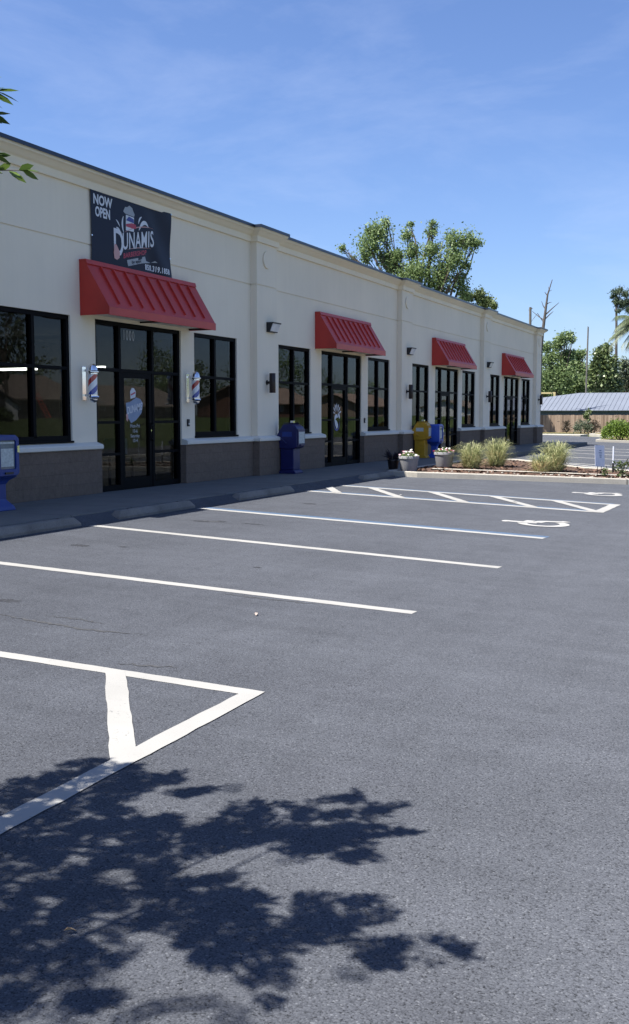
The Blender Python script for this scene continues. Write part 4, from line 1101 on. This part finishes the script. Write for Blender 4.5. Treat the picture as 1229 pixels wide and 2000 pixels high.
c = clumps_at([(1172,690,13),(1185,685,12),(1180,708,18),(1165,715,14),(1195,712,14),(1175,735,20),(1192,738,18),(1162,750,16),(1185,757,16),(1205,755,12),(1158,735,10)], 108)
tree('magnolia_tree', 'dark glossy tree below the palm fronds', (at(1180,812,108)[0],108,-0.2), at(1180,740,108), c, 7500, 0.38, 0.22, 'leaf_dark', 0.28, 'tree', GT)
c = clumps_at([(1222,712,13),(1215,735,14),(1228,745,14),(1212,758,10),(1236,725,14),(1240,755,14)], 120)
tree('shade_tree', 'grey green thin tree at the right edge behind the shed', (at(1224,812,120)[0],120,-0.2), at(1224,745,120), c, 5200, 0.28, 0.15, 'leaf_grey', 0.22, 'tree', GT)
c = clumps_at([(1062,745,12),(1072,760,10),(1052,752,14),(1045,735,14)], 125)
tree('shade_tree', 'low bushy tree half hidden by the shop corner', (at(1060,812,125)[0],125,-0.2), at(1060,765,125), c, 3200, 0.34, 0.2, 'leaf_mid', 0.2, 'tree', GT)
c = clumps_at([(1203,572,8),(1212,566,7),(1222,575,9),(1205,590,9),(1218,595,9),(1226,590,8),(1208,608,5),(1230,605,8),(1198,580,6)], 118)
tree('pine_tree', 'tall thin pine with a sparse top beside the palm', (at(1203,812,118)[0],118,-0.2), at(1204,575,118), c, 2200, 0.34, 0.1, 'leaf_pine', 0.2, 'pine tree', GT, 'deadbark', fork=0.86)
# low shrubs closing the row
c = clumps_at([(1050,765,12),(1070,768,12),(1095,766,12),(1115,764,10),(1140,764,12),(1165,766,12),(1190,766,12),(1215,766,12),(1240,766,12)], 130)
tree('shrub_row', 'low dense thicket showing just over the shed roof', (at(1150,812,130)[0],130,-0.2), at(1150,780,130), c, 6500, 0.4, 0.25, 'leaf_dark', 0.15, 'thicket', None, twigs=False)

# dead tree and broken pole
dt = thing('dead_tree', 'bare leafless dead tree behind the far corner of the building', 'dead tree', (at(1052,812,95)[0],95,-0.2))
b = MB(); Yd = 95
def lp(pts, r0, r1): b.tube([at(px,py,Yd) for px,py in pts], [r0+(r1-r0)*k/(len(pts)-1) for k in range(len(pts))], 7)
lp([(1052,812),(1056,690),(1060,650),(1064,620),(1067,597),(1070,575),(1074,562),(1079,546)], 0.20, 0.03)
lp([(1065,615),(1078,603),(1092,591)], 0.07, 0.02); lp([(1064,624),(1074,614),(1081,608)], 0.06, 0.02); lp([(1066,604),(1061,597),(1058,588)], 0.06, 0.015)
lp([(1068,594),(1073,591),(1078,590)], 0.05, 0.015); lp([(1070,578),(1066,573),(1064,570)], 0.05, 0.015); lp([(1064,626),(1052,618),(1040,608)], 0.05, 0.02); lp([(1072,569),(1075,568),(1078,566)], 0.035, 0.012); lp([(1062,630),(1050,612),(1044,620),(1038,628)],0.04,0.015); lp([(1073,566),(1071,560)],0.03,0.012)
b.build('trunk', M['deadbark'], dt, smooth=True)
bp_ = thing('broken_pole', 'short weathered pole stub showing over the roof left of the dead tree', 'pole', (at(1035,812,92)[0],92,-0.2))
b = MB(); b.tube([(at(1035,812,92)[0],92,-0.2), at(1036,600,92)],[0.13,0.11],8); b.build('shaft', M['pole'], bp_)
MB().tube([at(1033,606,92), at(1040,602,92)],0.05,6).build('stub_arm', M['pole'], bp_)
up_ = thing('thin_pole', 'thin bare grey pole standing among the trees behind the shed', 'pole', (at(1145,812,105)[0],105,-0.2))
MB().tube([(at(1143,812,105)[0],105,-0.2), at(1149,640,105)],[0.09,0.07],8).build('shaft', M['pole'], up_)
MB().tube([at(1148.5,639.5,105), at(1149,638,105)],[0.08,0.08],8).build('cap', M['pole'], up_)

# palm at the right edge
PB = at(1252,812,70); PT = at(1252,632,70)
pm = thing('palm_tree', 'palm with hanging fronds and dead thatch at the right edge', 'palm tree', (PB[0],70,-0.2))
MB().tube([(PB[0],70,-0.2),(PB[0]+0.1,70,3),PT],[0.2,0.17,0.16],10).build('trunk', M['bark'], pm, smooth=True)
def frond(b, base, az, el, L, droop, nl=34):
    base = Vector(base); d = Vector((math.cos(az)*math.cos(el),math.sin(az)*math.cos(el),math.sin(el))); side = Vector((-math.sin(az),math.cos(az),0)); pts = []
    for k in range(9):
        u = k/8; pts.append(base+d*L*u-Vector((0,0,droop*L*u*u)))
    b.tube(pts,[0.02-0.015*k/8 for k in range(9)],4)
    for k in range(nl):
        u = 0.3+0.7*k/nl; i = min(7,int(u*8)); p = pts[i].lerp(pts[i+1],u*8-i); fw = (pts[i+1]-pts[i]).normalized()
        for s_ in (-1,1):
            l = 0.55*(1.1-0.6*abs(u-0.55)); q = (fw*0.8+side*s_*0.9+Vector((0,0,-0.55))).normalized(); e = p+q*l+Vector((0,0,-0.12)); w = fw*0.022
            b.poly([p-w,p+w,e])
b = MB(); 
for k in range(46): frond(b, PT, random.uniform(0,6.28), random.uniform(-.5,1.2), random.uniform(1.6,2.5), random.uniform(.25,.7))
b.build('frond_crown', M['leaf_palm'], pm, fix=False)
b = MB()
for k in range(26): frond(b, Vector(PT)-Vector((0,0,.2)), random.uniform(0,6.28), random.uniform(-1.3,-.5), random.uniform(1.0,1.6), random.uniform(.1,.4), 26)
b.build('dead_thatch', M['leaf_thatch'], pm, fix=False)

# hedge bushes and fence shrubs
def bush(name, label, x, y, z, rx, ry, h, n, L, mat, group=None, cat='bush'):
    t = thing(name, label, cat, (x,y,z), group); b = MB(); k = n
    d = rng.normal(size=(k,3)); d /= np.linalg.norm(d,axis=1)[:,None]; d[:,2] = np.abs(d[:,2])*1.0 - 0.6*rng.random(k)
    rad = rng.random(k)**0.22
    for dd, r_ in zip(d, rad):
        lump = 1+0.10*math.sin(5*dd[0]+x)+0.08*math.sin(7*dd[1]*1.3+2*dd[2])
        p = Vector((x+dd[0]*rx*r_*lump, y+dd[1]*ry*r_*lump, z+h*0.36+dd[2]*h*0.64*r_*lump)); a = Vector(dd)*0.6+rv()*0.7
        leaf_quad(b, p, a, rv(), L*random.uniform(.7,1.3), L*0.55, .1)
    b.build('foliage', M[mat], t, fix=False)
    b = MB()
    for _ in range(9):
        a = random.uniform(0,6.28); q = random.uniform(.2,.7); b.tube([(x+.15*math.cos(a),y+.15*math.sin(a),z-.05),(x+rx*q*math.cos(a),y+ry*q*math.sin(a),z+h*.6)],[0.03,0.012],5)
    b.build('stem', M['bark'], t)
zf = lot(3)+0.12
bush('hedge_bush', 'rounded bright green bush on the far island, nearer the shop corner', 2.85, 63.6, zf, 1.12, 1.15, 1.22, 7000, 0.11, 'leaf_hedge', 'round bushes on the far island')
bush('hedge_bush', 'rounded bright green bush at the right edge of the far island', 4.85, 63.7, zf-.04, 1.05, 1.1, 1.18, 7000, 0.11, 'leaf_hedge', 'round bushes on the far island')
tuft(at(1107,845,85)[0], 85, 1.1, 130, 'leaf_brown', 'reddish brown shrub by the fence, nearest the shop', 'fence_shrub', 0.0, 0.1, 0.35)
bush('fence_shrub', 'grey green low shrub in the middle of the fence', at(1138,840,85)[0], 85, 0.0, 0.75, 0.6, 1.1, 900, 0.14, 'leaf_grey')
bush('fence_shrub', 'brown grey shrub beside the hedge in front of the fence', at(1158,840,85.5)[0], 85.5, 0.0, 0.6, 0.5, 1.2, 600, 0.14, 'leaf_brown')
c = clumps_at([(1146,812,7),(1150,805,6),(1150,822,5)], 86, .5)
tree('sapling', 'small sapling with a tufted top taller than the fence', (at(1149,845,86)[0],86,0.0), at(1149,822,86), c, 420, 0.2, 0.1, 'leaf_dark', 0.05, 'sapling', None)

# ------------------------------------------------------------------ crape myrtle beside the camera: limbs, leaf sprays, the shadow it throws
SHX, SHY = 0.395, 0.402
cm = thing('crape_myrtle', 'leafy crape myrtle reaching into the left edge and shading the near asphalt', 'tree', (7.75, 0.75, lot(7.75)))
blobs = {
 'A':[(8.13,3.76),(8.21,4.05),(8.22,4.26),(8.49,4.33),(8.74,4.09),(8.79,3.78),(9.02,3.81),(9.2,3.85),(9.46,3.8),(9.4,3.63),(9.27,3.44),(9.33,3.31),(9.52,3.41),(9.71,3.32),(9.73,3.16),(9.65,3.06),(9.51,2.92),(9.28,2.97),(9.16,2.87),(9.01,2.73),(8.3,2.7),(7.9,3.2)],
 'A2':[(8.64,4.1),(8.74,4.26),(8.84,4.31),(8.83,4.19),(8.77,4.08)],'A3':[(8.86,4.01),(8.93,4.13),(9.04,4.21),(8.97,4.07)],
 'B':[(9.17,3.83),(9.25,4.13),(9.41,4.14),(9.56,4.38),(9.68,4.48),(9.68,4.39),(9.99,4.42),(9.86,4.3),(9.91,4.1),(9.76,4.05),(10.01,3.84),(9.91,3.76),(9.76,3.8),(9.68,3.73),(9.69,3.64),(9.61,3.7),(9.5,3.73),(9.38,3.67)],
 'C':[(9.52,3.41),(9.65,3.36),(9.71,3.32),(9.86,3.42),(10.09,3.52),(10.08,3.44),(10.22,3.43),(10.17,3.35),(10.07,3.3),(10.13,3.24),(10.1,3.13),(10.0,3.05),(9.89,2.97),(9.77,2.97),(9.63,3.05)],
 'C2':[(10.1,3.19),(10.3,3.24),(10.33,3.34),(10.42,3.32),(10.56,3.34),(10.5,3.27),(10.38,3.22),(10.37,3.06),(10.26,3.07)],
 'D':[(9.52,2.96),(9.78,3.06),(9.96,3.06),(9.99,2.91),(10.13,2.82),(10.07,2.77),(9.99,2.71),(9.92,2.74),(9.85,2.81),(9.73,2.86),(9.6,2.88)],
 'E':[(9.01,2.73),(9.16,2.87),(9.28,2.9),(9.25,2.79),(9.37,2.74),(9.52,2.76),(9.49,2.69),(9.38,2.65),(9.44,2.59),(9.35,2.51),(9.26,2.48),(9.22,2.49),(8.7,2.3),(8.5,2.6)],
 'F':[(9.47,2.47),(9.5,2.53),(9.59,2.53),(9.56,2.49),(9.53,2.44)],'G':[(9.28,2.42),(9.33,2.47),(9.39,2.4),(9.38,2.33),(9.35,2.34)]}
rc = random.Random(11)
lb = MB(); wb = MB()
stems = [(Vector((7.75,0.75,lot(7.75)-0.1)),Vector((7.55,0.95,1.6))),(Vector((7.85,0.65,lot(7.75)-0.1)),Vector((8.15,0.95,1.8))),(Vector((7.7,0.62,lot(7.75)-0.1)),Vector((7.3,0.5,1.9)))]
for p, q in stems: limb(wb, p, q, 0.055, 0.035, 0.05)
def add_leaf(c, d, L=None):
    L = L or rc.uniform(.042,.07); nrm = Vector((rc.gauss(0,.5),rc.gauss(0,.5),1)).normalized(); d = d.normalized(); s = d.cross(nrm).normalized(); w = L*0.235
    dr = Vector((0,0,-0.12*L))
    n = len(lb.v); lb.v += [tuple(c),tuple(c+d*L*.3+s*w*.85),tuple(c+d*L*.65+s*w*.8+dr*.4),tuple(c+d*L+dr),tuple(c+d*L*.65-s*w*.8+dr*.4),tuple(c+d*L*.3-s*w*.85)]
    lb.f.append((n,n+1,n+2,n+3,n+4,n+5))
def lift(G, extra=0.0):
    """stand a spray that shades ground point G up in the crown, along the sun's direction"""
    h = max(2.75, (G[0]+0.85*G[1]-11.42+0.22)/(SHX+0.85*SHY)) + extra
    return Vector((G[0]-h*SHX, G[1]-h*SHY, lot(G[0])+h))
def area(p): return abs(sum(p[i-1][0]*p[i][1]-p[i][0]*p[i-1][1] for i in range(len(p))))/2
for key, poly in blobs.items():
    ar = area(poly); dens = 400 if key in ('A','E') else 350
    n = max(12, int(ar*dens*1.08)); xs_ = [p[0] for p in poly]; ys2 = [p[1] for p in poly]; k = 0
    while k < n:
        G = (rc.uniform(min(xs_),max(xs_)), rc.uniform(min(ys2),max(ys2)))
        if not inside(G, poly): continue
        k += 1
        c = lift(G, rc.uniform(0,0.6)*(1 if key in ('A','E','C','D') else .5))
        # a twig spray: a short stem with opposite leaves
        a = math.atan2(G[1]-1.0, G[0]-7.9)+rc.gauss(0,.6); d = Vector((math.cos(a),math.sin(a),rc.gauss(0,.25))).normalized(); L = rc.uniform(.06,.13)
        s = Vector((-d.y,d.x,0)).normalized(); p0 = c-d*L*.5
        wb.tube([p0,c+d*L*.5],[.0022,.0012],3,False)
        m = rc.randint(3,5)
        for j in range(m):
            q = p0+d*L*(j+.5)/m
            for sg in (-1,1): add_leaf(q, d*.55+s*sg*.8+Vector((0,0,rc.gauss(0,.3))))
        add_leaf(p0+d*L, d)
# carrying limbs through the crown
tops = [q for p, q in stems]
for Gs in ([(8.5,3.2),(9.2,3.6),(9.65,4.0),(9.95,4.2)],[(8.6,2.9),(9.3,3.2),(9.9,3.25),(10.45,3.25)],[(8.6,2.8),(9.4,2.95),(10.0,2.8)],[(8.3,2.9),(8.4,3.6),(8.7,4.2)],[(8.7,2.6),(9.2,2.7),(9.5,2.5)],[(8.3,3.1),(8.9,3.7),(9.35,3.75)]):
    pts = [tops[rc.randint(0,1)]] + [lift(G, .35-.07*i) for i, G in enumerate(Gs)]
    sm = [pts[0]]
    for i in range(len(pts)-1):
        for u in (.33,.66,1): sm.append(pts[i].lerp(pts[i+1],u)+Vector((rc.gauss(0,.02),rc.gauss(0,.02),rc.gauss(0,.02))))
    wb.tube(sm, [0.028-0.024*i/(len(sm)-1) for i in range(len(sm))], 6)
# back of the crown, away from the camera's view
for _ in range(650):
    c = Vector((rc.gauss(7.4,.75), rc.gauss(.2,.8), 3.1+rc.gauss(0,.55)))
    if c.x+0.85*c.y > 11.0 or (c.x > 8.3 and c.y > 1.2): continue
    a = rc.uniform(0,6.28); d = Vector((math.cos(a),math.sin(a),rc.gauss(0,.3))).normalized(); s = Vector((-d.y,d.x,0)).normalized()
    for j in range(4):
        for sg in (-1,1): add_leaf(c+d*.03*j, d*.5+s*sg*.8, .055)
for q in [(7.0,.1,3.0),(7.6,-.2,3.2),(7.9,.4,3.3)]: limb(wb, tops[2], q, .025, .008, .08)
# two twig tips that reach into the picture at the left edge
def sprig(p, q, n, L):
    p, q = Vector(p), Vector(q); d = (q-p).normalized(); s = Vector((-d.y,d.x,0)).normalized(); wb.tube([p,p.lerp(q,.5)+Vector((0,0,.01)),q],[.004,.003,.0015],5)
    for j in range(n):
        c = p.lerp(q,(j+.6)/n)
        for sg in (-1,1): add_leaf(c, d*.8+s*sg*.45+Vector((0,0,rc.gauss(.05,.35))), L*rc.uniform(.8,1.15))
    add_leaf(q, d, L); add_leaf(q, d+Vector((0,0,-.5)), L)
sprig((8.40,2.80,2.27),(8.90,3.09,2.305),17,.062); sprig((8.52,2.70,2.50),(8.84,2.965,2.535),7,.07); sprig((8.50,2.76,2.44),(8.81,2.945,2.44),6,.065)
sprig((8.48,2.86,2.30),(8.80,3.06,2.36),7,.06)
sprig((8.5,2.72,2.47),(8.88,2.985,2.555),9,.08); sprig((8.5,2.74,2.40),(8.86,2.97,2.475),8,.075); sprig((8.5,2.75,2.56),(8.84,2.95,2.60),7,.075); sprig((8.5,2.7,2.38),(8.80,2.93,2.42),6,.07)
limb(wb, tops[1], (8.45,2.80,2.30), .02, .004, .05); limb(wb, tops[1], (8.5,2.74,2.48), .02, .004, .05)
wb.build('trunk', M['bark'], cm, smooth=True, fix=False); lb.build('crown', M['leaf_myrtle'], cm, fix=False)
# its island
isl2 = [(3.0,-0.6),(8.1,-0.6),(8.5,0.0),(8.5,1.0),(8.1,1.6),(3.0,1.6)]
inn3 = ring(isl2, 0.15, 0.13, -0.1, M['kerb'], 'near_island_kerb'); bed(inn3, M['mulch'], 'near_planting_bed', 0.09)

# ------------------------------------------------------------------ lights and cartons inside the barbershop
def shop_light(x0, x1, y, z, label):
    t = thing('ceiling_light', label, 'ceiling light', ((x0+x1)/2, y, z), 'lit fluorescent lights inside the barbershop')
    MB().box(x0,x1,y-0.06,y+0.06,z-0.05,z).build('tube', M['tube'], t); MB().box(x0-.02,x1+.02,y-0.08,y+0.08,z+0.001,z+0.03).build('housing', M['inner_ceiling'], t)
    for x in (x0+.2, x1-.2): MB().tube([(x,y,z+0.03),(x,y,3.3)],0.008,5).build('hanger', M['black'], t)
shop_light(-6.35,-5.28,20.8,2.58,'lit fluorescent strip seen through the large left window'); shop_light(-4.5,-3.27,20.8,2.58,'lit fluorescent strip seen beside the left barber pole')
tb = thing('waiting_table', 'dark low table behind the barbershop door glass', 'table', (-0.85, 16.9, 0.005))
MB().box(-1.15,-0.5,15.95,17.9,0.60,0.64).build('tabletop', M['black'], tb)
for (x,y) in ((-1.1,16.0),(-0.55,16.0),(-1.1,17.85),(-0.55,17.85)): MB().box(x-.02,x+.02,y-.02,y+.02,0.005,0.599).build('leg', M['black'], tb)
def carton(x0,x1,y0,y1,z0,z1,label):
    t = thing('white_carton', label, 'carton', ((x0+x1)/2,(y0+y1)/2,z0), 'white cartons behind the barbershop glass')
    MB().box(x0,x1,y0,y1,z0,z1).build('box_body', M['carton'], t, bevel=.006); MB().box(x1+.0005,x1+.002,(y0+y1)/2-.05,(y0+y1)/2+.05,(z0+z1)/2-.04,(z0+z1)/2+.04).build('printed_mark', M['ink_grey'], t)
carton(-0.95,-0.62,16.25,16.75,0.641,0.93,'white carton behind the left pane beside the barbershop door'); carton(-0.95,-0.62,17.45,17.8,0.641,0.96,'white carton behind the barbershop door handle')

# ------------------------------------------------------------------ across the street (seen in the shop windows)
def house(name, label, x0, x1, y0, y1, zw, zr, wallm, roofm, gable='x', zb=1.0, e=0.6):
    t = thing(name, label, 'house', ((x0+x1)/2,(y0+y1)/2,zb), 'houses across the street')
    w = MB().box(x0,x1,y0,y1,zb-.6,zw).build('wall', M[wallm], t); g = MB()
    if gable == 'x':   # ridge runs along x, gable faces the street
        ym = (y0+y1)/2; g.prism([(y0-e,zw-.1),(ym,zr),(y1+e,zw-.1),(y1+e,zw-.25),(ym,zr-.15),(y0-e,zw-.25)], x0-e, x1+e, 'x'); gm = MB().prism([(y0,zw),(y1,zw),(ym,zr-.2)], x0+.05, x0+.2, 'x'); gm.build('gable', M[wallm], t)
    else:
        xm = (x0+x1)/2; g.prism([(x0-e,zw-.1),(xm,zr),(x1+e,zw-.1),(x1+e,zw-.25),(xm,zr-.15),(x0-e,zw-.25)], y0-e, y1+e, 'y')
        for (a, b_) in ((y0+.05,y0+.2),(y1-.2,y1-.05)): MB().prism([(x0,zw),(x1,zw),(xm,zr-.2)], a, b_, 'y').build('gable', M[wallm], t)
    g.build('roof', M[roofm], t)
    n = max(2, int((y1-y0)/3.2))
    for i in range(n):
        y = y0+(y1-y0)*(i+.5)/n
        if i == n//2: MB().box(x0-.04,x0,y-.5,y+.5,zb,zb+2.0).build('door', M['siding_grey'], t)
        else:
            f_ = MB().box(x0-.03,x0,y-.55,y+.55,zb+.9,zb+1.9).build('window', M['siding_white'], t); MB().box(x0-.045,x0-.031,y-.47,y+.47,zb+.97,zb+1.83).build('pane', M['clear'], f_)
house('white_house', 'white house with a dark gable roof across the street', 42, 50, 56.5, 64.5, 2.4, 4.0, 'siding_white', 'roof_dark', 'x', 1.0, 0.2)
house('dark_house', 'dark house with a brown roof across the street', 55, 65, 78, 90, 3.1, 5.6, 'siding_grey', 'roof_brown', 'y', 1.0)
house('brick_house', 'low brick house with a tan roof across the street', 55, 66, 92, 112, 2.6, 4.9, 'siding_grey', 'roof_brown', 'y', 1.0)
house('tan_house', 'long tan roofed house farther along the street', 60, 72, 143, 162, 3.3, 6.0, 'brickwall', 'roof_tan', 'y', 1.0)
house('tan_house', 'tan house at the far end of the street', 60, 72, 183, 204, 3.2, 5.6, 'siding_tan', 'roof_tan', 'y', 1.0)
house('white_house', 'small pale house at the end of the street', 62, 74, 262, 290, 3.4, 5.4, 'siding_white', 'roof_brown', 'y', 1.0)
ld = thing('ladder', 'orange ladder leaning against the dark house across the street', 'ladder', (54.3, 83, 1.0))
for y in (82.3, 82.9): MB().tube([(53.3,y,1.0),(54.8,y,3.6)],.05,6).build('rail', M['orange'], ld)
g = MB()
for k in range(8): u = (k+.5)/8; g.tube([(53.3+1.5*u,82.3,1.0+2.6*u),(53.3+1.5*u,82.9,1.0+2.6*u)],.03,5)
g.build('rung', M['orange'], ld)
def street_tree(x, y, h, r, n, mat, label, kind='shade_tree'):
    cl = []
    for _ in range(11):
        d = rv(); cl.append(((x+d.x*r*.7, y+d.y*r*.7, h*.64+d.z*h*.27+1), (r*.42,r*.42,h*.16)))
    tree(kind, label, (x,y,1.0), (x,y,h*.6), cl, n, .5, .3, mat, .25, 'tree', 'trees across the street')
street_tree(50, 72.5, 11.5, 2.6, 1300, 'leaf_pine', 'tall pine across the street beside the white house', 'pine_tree')
street_tree(56, 63, 5.6, 2.0, 800, 'leaf_dark', 'dark tree beside the white house across the street')
street_tree(78, 92, 8, 4, 900, 'leaf_mid', 'tree behind the dark house across the street'); street_tree(80, 112, 8.5, 5, 1000, 'leaf_dark', 'dark tree behind the brick house across the street')
street_tree(70, 128, 7, 5, 1200, 'leaf_mid', 'bushy green tree in the gap between houses across the street'); street_tree(72, 139, 9, 5, 1200, 'leaf_dark', 'dark bushy tree left of the tan house')
street_tree(84, 152, 11.5, 5, 1200, 'leaf_mid', 'tall tree behind the long tan house'); street_tree(80, 172, 10, 6, 1300, 'leaf_dark', 'dark tree between the tan houses'); street_tree(82, 190, 14, 6, 1300, 'leaf_mid', 'tall tree behind the far tan house')
street_tree(86, 216, 12, 7, 1300, 'leaf_dark', 'dark spreading tree at the far end of the street'); street_tree(84, 240, 10, 7, 1200, 'leaf_mid', 'green tree beyond the far tan house'); street_tree(95, 130, 7, 6, 900, 'leaf_mid', 'green tree set back from the street')
# verge shrubs and a pale yard strip
bush('verge_shrub', 'dark spiky shrub in front of the white house across the street', 40, 60.2, 0.9, 0.7, 0.8, 1.0, 500, .35, 'leaf_dark')

# ------------------------------------------------------------------ camera
cam = bpy.data.cameras.new('camera'); co = bpy.data.objects.new('camera', cam); C.objects.link(co)
co.location = (11.42, 0, 1.43); co.rotation_euler = (R(90-5.3165), 0, R(23.9288))
cam.sensor_fit = 'VERTICAL'; cam.sensor_height = 36; cam.lens = 36*2038/2000; cam.clip_end = 2000
S.camera = co

# ------------------------------------------------------------------ daylight
w = bpy.data.worlds.new('World'); S.world = w; w.use_nodes = True; nt = w.node_tree
bg = nt.nodes['Background']
sky = N(nt, 'ShaderNodeTexSky'); sky.sky_type = 'NISHITA'; sky.sun_disc = False
EL, AZ = math.atan2(1, math.hypot(SHX, SHY)), math.atan2(-SHX, -SHY)
sky.sun_elevation = EL; sky.sun_rotation = AZ % (2*math.pi); sky.air_density = 1.0; sky.dust_density = 0.6; sky.ozone_density = 1.6
# thin high cirrus streaks
tc = N(nt, 'ShaderNodeTexCoord'); mp = N(nt, 'ShaderNodeMapping'); mp.inputs['Rotation'].default_value = (0.15, 0.5, 0.5); mp.inputs['Scale'].default_value = (1.2, 1.0, 4.2)
nt.links.new(tc.outputs['Generated'], mp.inputs[0])
cf = ramp(nt, noise(nt, 2.3, 7, 0.62, mp.outputs[0], 0.35), [(0.5, 0.0), (0.8, 0.22)])
tint = mixcol(nt, 1.0, sky.outputs[0], (0.98, 1.12, 1.48), 'MULTIPLY')
col = mixcol(nt, cf, tint, (7.4, 8.2, 10.5))
nt.links.new(col, bg.inputs[0]); bg.inputs[1].default_value = 0.05
sun = bpy.data.lights.new('sun', 'SUN'); sun.energy = 5.0; sun.angle = R(0.53); sun.color = (1.0, 0.955, 0.88)
so = bpy.data.objects.new('sun', sun); C.objects.link(so)
so.rotation_euler = Vector((-SHX, -SHY, 1)).to_track_quat('Z', 'Y').to_euler(); so.location = (-5, -5, 40)
S.view_settings.view_transform = 'Standard'; S.view_settings.look = 'None'; S.view_settings.gamma = 1; S.view_settings.exposure = 1.27
S.render.film_transparent = False
try:
    S.cycles.max_bounces = 7; S.cycles.transparent_max_bounces = 12; S.cycles.use_denoising = True
except Exception: pass
for o in bpy.data.objects:
    if 'o' in o.keys(): del o['o']
